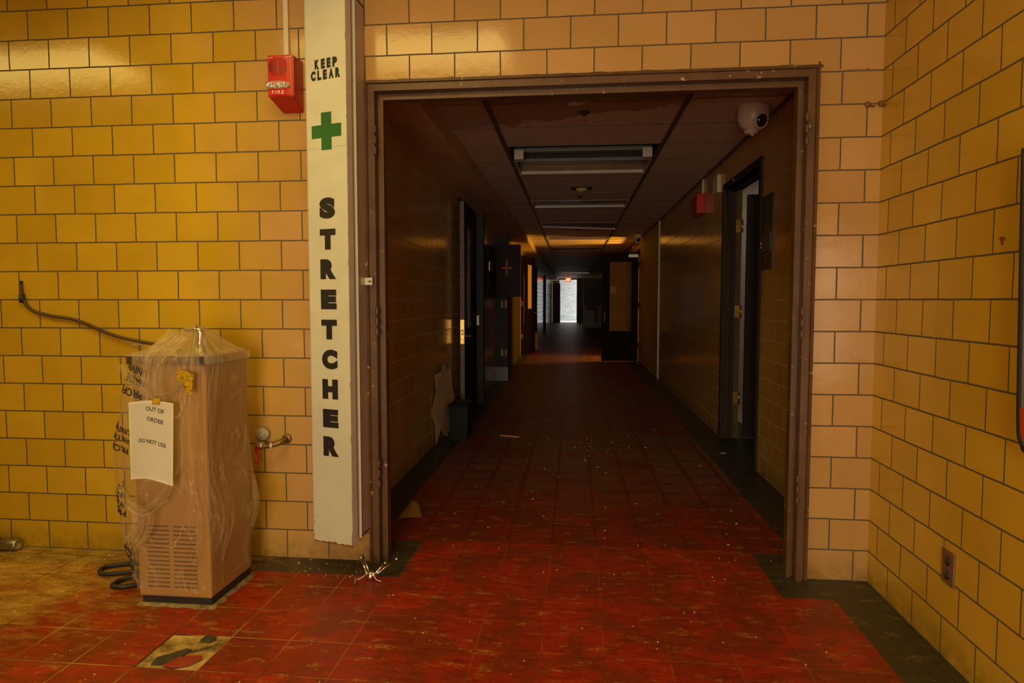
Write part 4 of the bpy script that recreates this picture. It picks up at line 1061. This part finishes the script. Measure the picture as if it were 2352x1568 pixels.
dome_cam(1.075, 1.50, 'white ceiling security camera just inside the doorway at upper right', 1.03, (.50, -.82, -.26))
dome_cam(1.132, 9.9, 'small far security camera on the ceiling above the open glazed door', .9, (.1, -.9, -.35))

# ================================================================ CORRIDOR RIGHT SIDE
# door frame + open charcoal door of the grey room
b = MB()
FW = .05
for y0, y1 in ((D3A-FW, D3A), (D3B, D3B+FW)): b.box(CR-.018, CR+.14, y0, y1, 0, 2.22)
b.box(CR-.018, CR+.14, D3A, D3B, 2.17, 2.22)
b.box(CR+.05, CR+.085, D3B-.018, D3B, 0, 2.17); b.box(CR+.05, CR+.085, D3A, D3A+.018, 0, 2.17); b.box(CR+.05, CR+.085, D3A, D3B, 2.15, 2.17)
f3 = struct('door_2', b, M['door_grey'], 'charcoal steel door frame on the right corridor wall', 'door frame', corr=True)
hz = (1.86, 1.12, .36)
for z in hz:
    b = MB(); b.box(CR+.090, CR+.132, D3B-.004, D3B-.001, z-.052, z+.052); b.lathe([(0, -.055), (.008, -.055), (.008, .055), (0, .055)], (CR+.143, D3B-.006, z), seg=12); hg = build('hinge', b, M['brass'], f3)
    b = MB()
    for k in range(4): b.lathe([(0, 0), (.004, 0), (.004, .001), (0, .001)], (CR+.100+.02*(k % 2), D3B-.004, z-.036+.024*k), (0, -1, 0), 8)
    build('screw', b, M['debris_dark'], hg)
b = MB(); b.lathe([(0, 0), (.010, 0), (.010, .004), (0, .005)], (CR-.018, D3B-.35, 2.195), (-1, 0, 0), 10); build('door_bumper', b, M['fix_trim'], f3)
t = thing('open_door', 'charcoal door standing open inside the grey room on the right', 'door', (CR+.19, D3B+.02, 0.02), corr=True)
b = MB(); b.box(CR+.185, CR+1.08, D3B-.01, D3B+.035, .02, 2.13, .003); build('panel', b, M['door_grey'], t)
for nm, y0, y1, z0, z1, lab in (('junction_box', 3.24, 3.44, 2.185, 2.345, 'cream junction box high on the right corridor wall beside the red bell box'),):
    t = thing(nm, lab, 'junction box', (CR, 3.34, 2.18), corr=True)
    b = MB(); b.box(CR-.035, CR, y0, y1, z0, z1, .004); build('box', b, M['conduit'], t)
    for ya in (y0+.02, y1-.06): b = MB(); b.box(CR-.037, CR-.034, ya, ya+.015, z0+.005, z1-.005); build('ridge', b, M['fix_trim'], t)
t = thing('fire_alarm', 'dark red alarm box high on the right corridor wall under its own conduit', 'fire alarm', (CR, 4.12, 2.09), corr=True)
b = MB(); b.box(CR-.085, CR, 3.95, 4.28, 2.09, 2.285, .006); build('housing', b, M['red_plastic'], t)
b = MB(); b.lathe([(0, 0), (.018, 0), (.022, .012), (.016, .03), (0, .034)], (CR-.05, 4.30, 2.13), (-.8, .5, 0), 14); build('strobe_lens', b, M['chrome'], t)
b = MB(); b.tube([(CR-.012, 4.05, 2.28), (CR-.012, 4.05, 2.315), (CR-.012, 4.03, 2.345), (CR-.012, 4.03, CH)], .013, 10)
tag(build('cable_raceway', b, M['conduit'], origin=(CR, 4.05, 2.28), corr=True), 'short cream conduit above the dark red alarm box in the corridor', 'conduit')
t = thing('sign_plate', 'tall dark green sign plate with a small teal reader beside the first right-hand door', 'sign', (CR, 1.74, 1.42), corr=True)
b = MB(); b.box(CR-.006, CR, 1.615, 1.865, 1.425, 1.93, .001); build('plate', b, M['greenplate'], t)
b = MB(); b.box(CR-.016, CR-.005, 1.625, 1.83, 1.545, 1.675, .002); rd = build('reader', b, M['tealplate'], t)
b = MB(); b.box(CR-.0175, CR-.0155, 1.835, 1.855, 1.60, 1.62); b.box(CR-.0175, CR-.005, 1.835, 1.855, 1.575, 1.588); build('paper_tab', b, M['paper'], rd)
# the glazed door standing open across the corridor
GY = 10.46
t = thing('open_door', 'dark brown door with wired glass standing open across the far right of the corridor', 'door', (.85, GY, 0), corr=True)
b = MB()
gx0, gx1, gz0, gz1 = .630, 1.085, .60, 1.99; lx0, lx1, lz0, lz1 = .490, 1.200, .012, 2.16
for x0, x1, z0, z1 in ((lx0, gx0, lz0, lz1), (gx1, lx1, lz0, lz1), (gx0, gx1, lz0, gz0), (gx0, gx1, gz1, lz1)): b.box(x0, x1, GY-.022, GY+.022, z0, z1)
pn = build('panel', b, M['door_dark'], t)
b = MB(); b.box(gx0-.005, gx1+.005, GY-.004, GY+.004, gz0-.005, gz1+.005); gl = build('glass', b, M['wired'], t)
b = MB(); b.box(gx0+.03, gx0+.13, GY-.0065, GY-.004, 1.36, 1.50); build('taped_paper', b, plain('yellowed sheet', (.45, .30, .08), .7, var=.3, vscale=60), gl)
b = MB()
for x0, x1, z0, z1 in ((gx0-.012, gx0+.012, gz0, gz1), (gx1-.012, gx1+.012, gz0, gz1), (gx0, gx1, gz0-.012, gz0+.012), (gx0, gx1, gz1-.012, gz1+.012)): b.box(x0, x1, GY-.03, GY-.020, z0, z1)
build('glazing_bead', b, M['door_dark'], t)
b = MB(); b.tube(spline([(.545, GY-.022, .78), (.545, GY-.06, .80), (.545, GY-.06, .98), (.545, GY-.022, 1.0)]), .008, 8); build('pull_handle', b, M['steel_dull'], t)
for z in (1.92, 1.12, .33):
    b = MB(); b.box(1.195, 1.238, GY-.028, GY+.02, z-.055, z+.055, .003); build('hinge', b, M['debris_dark'], t)
b = MB(); b.box(1.0, 1.19, GY-.075, GY-.022, 2.06, 2.125, .004); cl_ = build('door_closer', b, M['steel_dull'], t)
b = MB(); b.tube([(1.08, GY-.05, 2.12), (1.085, GY-.06, 2.28), (1.21, GY-.05, 2.32)], .008, 8); build('closer_arm', b, M['steel_dull'], cl_)
b = MB()
for y0, y1 in ((D4A-.05, D4A), (D4B, D4B+.05)): b.box(CR-.012, CR+.14, y0, y1, 0, 2.25)
b.box(CR-.012, CR+.14, D4A, D4B, 2.2, 2.25)
struct('door_3', b, M['door_dark'], 'brown frame of the orange lit doorway far along the right wall', 'door frame', corr=True)

# ================================================================ CORRIDOR LEFT SIDE
# ajar brown door
t = thing('ajar_door', 'dark brown door standing ajar on the left corridor wall with a brass latch plate', 'door', (-1.20, 4.70, .01), corr=True)
H = Vector((-1.205, 4.70, 0)); E_ = Vector((-1.165, 3.60, 0)); dv = (E_-H).normalized(); nv = Vector((dv.y, -dv.x, 0)); nv = nv if nv.x > 0 else -nv   # nv: towards the corridor
Lg = (E_-H).length; th_ = .022
def lp(a, n, z): return H+dv*a+nv*n+Vector((0, 0, z))
def leaf_box(mb, a0, a1, n0, n1, z0, z1):
    lo = [lp(a0, n0, z0), lp(a1, n0, z0), lp(a1, n1, z0), lp(a0, n1, z0)]; hi = [p+Vector((0, 0, z1-z0)) for p in lo]; mb.hexa(lo, hi); return mb
b = MB(); w0, w1 = Lg-.42, Lg-.28
leaf_box(b, 0, w0, -th_, th_, .012, 2.19); leaf_box(b, w1, Lg-.004, -th_, th_, .012, 2.19); leaf_box(b, w0, w1, -th_, th_, .012, .95); leaf_box(b, w0, w1, -th_, th_, 1.95, 2.19)
build('panel', b, M['door_dark'], t)
b = MB(); leaf_box(b, Lg-.004, Lg, -th_, th_, .012, 2.19); build('edge_strip', b, M['door_edge'], t)
b = MB(); leaf_box(b, w0, w1, -.004, .004, .95, 1.95); leaf_box(b, w0-.01, w0+.004, th_, th_+.012, .94, 1.96); leaf_box(b, w1-.004, w1+.01, th_, th_+.012, .94, 1.96); build('vision_panel', b, plain('dark wired glass', (.10, .10, .11), .15, var=.5, vscale=60), t)
b = MB(); leaf_box(b, Lg, Lg+.0025, -.019, .019, .785, 1.025); lt = build('latch_plate', b, M['brass'], t)
b = MB(); leaf_box(b, Lg+.0025, Lg+.004, -.010, .010, .875, .925); build('latch_hole', b, M['debris_dark'], lt)
b = MB(); leaf_box(b, Lg+.0024, Lg+.010, -.007, .007, .885, .915); build('latch_bolt', b, M['brass'], lt)
for sgn in (1, -1):
    b = MB(); d_ = nv*sgn; b.lathe([(0, 0), (.026, 0), (.026, .004), (.009, .006), (.009, .035), (.020, .040), (.022, .05), (.016, .058), (0, .060)] if sgn > 0 else [(0, 0), (.022, 0), (.022, .003), (.008, .005), (.008, .014), (0, .016)], lp(Lg-.065, sgn*th_, .86), d_, 16); build('knob', b, M['brass'], t)
b = MB(); b.box(CL-.05, -1.115, 4.78, 4.90, 0, 2.22); b.box(CL-.05, CL+.012, D2A-.05, D2A, 0, 2.25); b.box(CL-.05, CL+.012, D2A-.05, D2B+.05, 2.2, 2.25)
f2 = struct('door_4', b, M['blue_grey'], 'slate frame post at the hinge side of the ajar left door', 'door frame', corr=True)
b = MB(); b.box(-1.20, -1.165, 4.776, 4.781, .93, 1.04); build('hinge', b, M['steel_dull'], f2)
# first-aid cabinet with its door swung out
t = thing('wall_cabinet', 'grey wall cabinet on the left with its red cross door swung open into the corridor', 'cabinet', (CL, 6.2, 1.26), corr=True)
b = MB(); b.box(CL, CL+.07, 5.6, 6.48, 1.26, 1.93, .004); build('body', b, M['firstaid'], t)
b = MB(); b.box(CL+.03, -.812, 6.49, 6.515, 1.268, 2.005, .003); dd = build('door', b, M['firstaid'], t)
b = MB(); cx0, cz0 = -1.012, 1.675
for x0, x1, z0, z1 in ((-.075, .075, -.012, .012), (-.012, .012, -.105, .105)): b.box(cx0+x0, cx0+x1, 6.4880, 6.4895, cz0+z0, cz0+z1)
build('red_cross', b, M['redcross'], dd)
b = MB(); b.box(CL+.07, CL+.085, 5.66, 5.70, 1.60, 1.72, .002); build('latch', b, M['steel_dull'], t)
b = MB(); b.lathe([(0, 0), (.008, 0), (.008, .012), (0, .014)], (-.845, 6.488, 1.62), (0, -1, 0), 10); build('knob', b, M['steel_dull'], dd)
# frame post with bare hinges, then a brown sheet over the tile and further frames
def post(name, lab, x1, y0, y1, z1, m, hinges=(), plinth=False):
    b = MB(); b.box(CL-.02, x1, y0, y1, 0, z1)
    o = struct(name, b, m, lab, 'door frame', corr=True)
    for z in hinges:
        for xx in (x1-.085, x1-.030):
            b = MB(); b.box(xx-.018, xx+.018, y0-.004, y0+.001, z-.052, z+.052); hg = build('hinge', b, M['old_hinge'], o)
    if plinth:
        b = MB(); b.box(CL, x1+.004, y0-.02, y0, .0, .21); build('plinth', b, M['fix_metal'], o)
    return o
post('door_5', 'slate frame post with two bare brass hinges below the red cross cabinet', -1.055, 7.10, 7.24, 2.18, M['blue_grey'], (1.165, .43), True)
b = MB(); b.box(CL, CL+.02, 7.35, 11.4, .0, 2.2); struct('trim_5', b, plain('brown panelling', (.05, .030, .008), .5, spec=.2), 'dim brown panelling beyond the bare hinge post', 'shade sheet', corr=True)  # dark sheet over the tile; the wall's dim brown light is its colour
post('door_6', 'dark frame post beside the glowing glazed door on the left', -1.175, 11.85, 12.0, 2.2, M['door_dark'], (1.15, .42))
t = thing('open_door', 'brown door on the left with a tall self-glowing orange pane, standing half open', 'door', (-1.1, 12.3, 0), corr=True)
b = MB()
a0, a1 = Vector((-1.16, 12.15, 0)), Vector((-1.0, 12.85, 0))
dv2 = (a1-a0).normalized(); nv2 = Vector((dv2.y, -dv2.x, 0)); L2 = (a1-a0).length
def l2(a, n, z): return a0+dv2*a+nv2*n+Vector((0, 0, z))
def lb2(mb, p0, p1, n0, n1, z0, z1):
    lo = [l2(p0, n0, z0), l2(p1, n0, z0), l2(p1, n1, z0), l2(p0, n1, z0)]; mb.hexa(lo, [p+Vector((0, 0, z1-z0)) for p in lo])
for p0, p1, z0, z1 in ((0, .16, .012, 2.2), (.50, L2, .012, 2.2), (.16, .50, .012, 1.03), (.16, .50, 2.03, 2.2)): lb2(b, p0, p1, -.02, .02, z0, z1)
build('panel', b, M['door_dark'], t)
b = MB(); lb2(b, .155, .505, -.004, .004, 1.025, 2.035); build('glow_pane', b, emit('self-glowing orange pane', (.55, .20, .008), .55), t)  # pane emits its own orange in place of light reaching the glass
b = MB(); b.lathe([(0, 0), (.02, 0), (.02, .05), (0, .055)], l2(L2-.06, .02, .93), nv2, 12); build('knob', b, M['brass'], t)
t = thing('waste_bin', 'tan plastic bin on the floor beside the half open door with the glowing pane', 'bin', (-1.01, 13.7, 0), corr=True)
b = MB(); b.hexa([(-1.085, 13.62, 0), (-.945, 13.62, 0), (-.945, 13.85, 0), (-1.085, 13.85, 0)], [(-1.10, 13.6, .41), (-.925, 13.6, .41), (-.925, 13.88, .41), (-1.10, 13.88, .41)]); build('body', b, M['bin_tan'], t)
b = MB(); b.box(-1.108, -.917, 13.59, 13.89, .395, .415, .004); build('rim', b, M['bin_tan'], t)
post('door_7', 'dark frame post on the far left wall before the bright tiles', -1.15, 16.7, 17.0, 2.2, M['door_dark'])
post('door_8', 'thin dark frame post far along the left wall near the exit', -1.165, 23.4, 23.7, 2.2, M['door_dark'])

# ================================================================ FAR END
t = thing('exit_sign', 'lit red EXIT sign hanging at the far end of the corridor', 'exit sign', (-.34, 30, 2.13), corr=True)
b = MB(); b.box(-.475, -.215, 30.0, 30.05, 2.125, 2.335, .005); build('housing', b, emit('red sign face', (1, .05, .01), 2.2), t)
b = MB(); v, f = text2d('EXIT', .185, .125, .02, 1.05); b.flat(v, f, lambda x, y: Vector((-.425+x, 29.998, 2.168+y)))
b.prism([(-.462, 29.998, 2.23), (-.432, 29.998, 2.21), (-.432, 29.998, 2.25)], (0, .001, 0))
build('lettering', b, emit('bright sign letters', (1, .50, .22), 3.2), t)
b = MB(); b.tube([(-.345, 30.025, 2.33), (-.345, 30.025, CH)], .012, 8); build('stem', b, M['fix_metal'], t)
t = thing('open_door', 'black door standing open at the left of the far exit', 'door', (-1.05, 33.0, 0), corr=True)
b = MB(); b.box(-1.19, -.80, 33.0, 33.05, .01, 2.13); build('panel', b, M['cart_dark'], t)
b = MB(); b.box(-.80, -.79, 33.0, 33.05, .01, 2.13); build('edge_strip', b, plain('brown edge', (.25, .12, .06), .5), t)
b = MB(); b.box(.10, .36, 33.3, 33.36, .0, 2.4); struct('door_9', b, M['cart_dark'], 'dark frame panel right of the far bright exit', 'door frame', corr=True)
t = thing('supply_cabinet', 'tall cabinet with dark top and pale grey lower part far down on the right', 'cabinet', (.8, 26.2, 0), corr=True)
b = MB(); b.box(.36, 1.2, 26.0, 26.5, .06, 1.0, .01); build('lower_body', b, M['cart'], t)
b = MB(); b.box(.36, 1.2, 26.0, 26.5, 1.0, 1.85, .01); build('upper_body', b, M['cart_dark'], t)
b = MB(); b.box(.36, 1.2, 26.0, 26.5, 1.85, 2.18, .01); build('top_panel', b, plain('brown grey panel', (.12, .08, .075), .5), t)
b = MB(); b.box(.56, .98, 25.97, 26.0, 1.79, 1.81); build('yellow_strip', b, plain('yellow strip', (.55, .36, .06), .5), t)
b = MB(); b.box(.5, .9, 25.93, 26.0, .82, .98, .02); build('red_bag', b, M['oxblood'], t)
b = MB(); b.lathe([(0, 0), (.07, 0), (.07, .5), (.04, .56), (0, .57)], (.90, 25.9, .30), seg=16); build('orange_bottle', b, M['orange'], t)
for z in (1.30, 1.24): b = MB(); b.lathe([(0, -.012), (.014, -.008), (.014, .008), (0, .012)], (.42, 25.985, z), (0, 1, 0), 12); build('knob', b, M['chrome'], t)

# ================================================================ LOOSE THINGS ON THE CORRIDOR FLOOR
t = thing('waste_bin', 'dark grey open bin standing by the left corridor wall before the ajar door', 'bin', (-1.07, 2.9, 0), corr=True)
BX0, BX1, BY0, BY1, BZ = -1.126, -.982, 2.715, 3.03, .312
o_b = [(BX0, BY0, 0), (BX1, BY0, 0), (BX1, BY1, 0), (BX0, BY1, 0)]; o_t = [(BX0-.012, BY0-.012, BZ), (BX1+.012, BY0-.012, BZ), (BX1+.012, BY1+.012, BZ), (BX0-.012, BY1+.012, BZ)]
i_t = [(BX0-.006, BY0-.006, BZ), (BX1+.006, BY0-.006, BZ), (BX1+.006, BY1+.006, BZ), (BX0-.006, BY1+.006, BZ)]; i_b = [(BX0+.008, BY0+.008, .01), (BX1-.008, BY0+.008, .01), (BX1-.008, BY1-.008, .01), (BX0+.008, BY1-.008, .01)]
b = MB()
for i in range(4):
    j = (i+1) % 4
    b.quad([o_b[i], o_b[j], o_t[j], o_t[i]]); b.quad([o_t[i], o_t[j], i_t[j], i_t[i]]); b.quad([i_t[i], i_t[j], i_b[j], i_b[i]])
b.quad(i_b); b.quad(o_b[::-1]); build('body', b, M['bin'], t, recalc=False)
b = MB()
lo = [(x+(-.006 if i in (0, 3) else .006), y+(-.006 if i < 2 else .006), BZ-.012) for i, (x, y, z) in enumerate(o_t)]
for i in range(4): b.tube([lo[i], lo[(i+1) % 4]], .005, 6)
build('rim', b, M['bin'], t)
# torn board behind it, leaning on the wall
pts = [(-1.208, 2.542, 0.002), (-1.211, 2.509, 0.176), (-1.22, 2.414, 0.292), (-1.213, 2.49, 0.4), (-1.208, 2.541, 0.466), (-1.211, 2.507, 0.591), (-1.196, 2.673, 0.611), (-1.189, 2.754, 0.667), (-1.183, 2.822, 0.668), (-1.177, 2.89, 0.596), (-1.169, 2.976, 0.603), (-1.165, 3.017, 0.463), (-1.156, 3.118, 0.309), (-1.152, 3.162, 0.179), (-1.177, 2.89, 0.002), (-1.189, 2.753, 0.035), (-1.199, 2.648, 0.113)]
b = MB()
b.prism([(x+.006*math.sin(y*19+z*11), y, z) for x, y, z in pts], (-.004, .001, 0))
tag(build('torn_board', b, M['card'], origin=(-1.17, 2.75, 0), corr=True), 'torn pale sheet of board leaning on the left corridor wall behind the dark bin', 'board')
b = MB(); b.grid(lambda u, v: Vector((-1.035+.055*u+.075*u*(1-v)+.0*v, .86-.26*(1-v)+.05*u-.02*u*v, .002+.018*math.sin(PI*u)*(.3+v))), 8, 8); b.solid(.0008)
tag(build('paper_scrap', b, M['scrap'], origin=(-.98, .72, 0), corr=True), 'curled yellow paper scrap on the corridor floor left, just inside the doorway', 'paper')
b = MB(); b.hexa([(-.715, 2.955, .0), (-.545, 2.90, .0), (-.540, 2.925, .0), (-.710, 2.980, .0)], [(-.715, 2.955, .009), (-.545, 2.90, .009), (-.540, 2.925, .009), (-.710, 2.980, .009)])
tag(build('wood_strip', b, M['wood'], origin=(-.63, 2.94, 0), corr=True), 'short strip of raw wood on the corridor floor right of the dark bin', 'wood strip')
# countless small paint chips
b = MB(); random.seed(21)
def chip(x, y, r):
    n = random.randint(3, 5); a0_ = random.uniform(0, 6.28)
    ps = [(x+r*random.uniform(.5, 1.2)*math.cos(a0_+6.28*i/n), y+r*random.uniform(.4, 1.)*math.sin(a0_+6.28*i/n), .0006) for i in range(n)]
    b.prism(ps, (0, 0, random.uniform(.001, .003)))
for i in range(130):
    x = random.uniform(-3.0, .95); y = random.uniform(-1.5, .0)
    if -1.90 < x < -1.36 and y > -.68: continue
    chip(x, y, random.choice((.002, .002, .003, .004)))
for i in range(40): chip(random.choice((random.uniform(-3, -1.95), random.uniform(-1.34, -1.0))), random.uniform(-.2, -.01), random.choice((.002, .003, .005)))
for i in range(130):
    y = random.uniform(.3, 1)**1; y = .1+7*random.random()**1.6; chip(random.uniform(-1.15, 1.15)-.013*y, y, random.choice((.002, .003, .004, .007)))
for i in range(50): chip(random.gauss(.0, .35), random.gauss(2.7, .5), random.choice((.004, .006, .009)))
tag(build('paint_chips', b, M['chips'], origin=(0, 0, 0)), 'countless tiny pale paint chips scattered over the red floor', 'paint chips', kind='stuff')
b = MB()
chip(1.10, 2.45, .035)
tag(build('paint_flake', b, M['chips'], origin=(1.1, 2.45, 0)), 'larger pale paint flake on the black border before the first right-hand door', 'paint flake')
# broken pieces in and near the missing floor tile
def shard(pts, z0, th, m, lab, tilt=0):
    b = MB(); c = Vector((sum(p[0] for p in pts)/len(pts), sum(p[1] for p in pts)/len(pts), z0))
    b.prism([Vector((x, y, z0+tilt*(y-c.y)+tilt*.012)) for x, y in pts], (0, 0, th))
    tag(build('tile_shard', b, m, origin=tuple(c)), lab, 'tile shard', 'shards round the missing floor tile')
shard([(-1.455, -.945), (-1.40, -.94), (-1.383, -.90), (-1.372, -.842), (-1.395, -.835), (-1.43, -.872), (-1.462, -.90)], -.0035, .004, M['debris_dark'], 'dark green-black shard in the gap of the missing floor tile')
shard([(-1.41, -.952), (-1.37, -.962), (-1.325, -.94), (-1.30, -.895), (-1.318, -.878), (-1.36, -.885), (-1.385, -.90)], .0008, .003, M['redtile'], 'red tile shard at the front of the gap of the missing floor tile')
shard([(-1.375, -.785), (-1.34, -.79), (-1.325, -.765), (-1.345, -.748), (-1.372, -.755)], -.0035, .010, M['debris_dark'], 'small dark lump at the back edge of the missing floor tile')
shard([(-1.26, -.545), (-1.19, -.535), (-1.155, -.515), (-1.20, -.52), (-1.25, -.532)], .0008, .003, M['redtile'], 'thin red tile sliver on the floor right of the fountain foot')

# ================================================================ LAMP OF THE ORANGE ROOM, ADDED FILL OF THE GREY ROOM
def lamp(name, loc, rot, size, col, power):
    l = bpy.data.lights.new(name, 'AREA'); l.shape = 'RECTANGLE'; l.size, l.size_y = size; l.color = col; l.energy = power
    o = bpy.data.objects.new(name, l); COL.objects.link(o); o.location = Matrix.Rotation(ANG, 3, 'Z')@Vector(loc); o.rotation_euler = rot; return o
lamp('lamp_lit_room', (2.7, 11.5, .95), (0, PI/2+.42, 0), (.4, 1.0), C_SIDE, L_SIDE)
lamp('fill_side_room', (2.2, 3.6, 2.55), (0, 0, 0), (.6, 1.2), C_RIGHTFILL, L_RIGHTFILL)  # weak unseen fill added to lift the grey room
for o in bpy.data.objects:
    if '_base' in o.keys(): del o['_base']
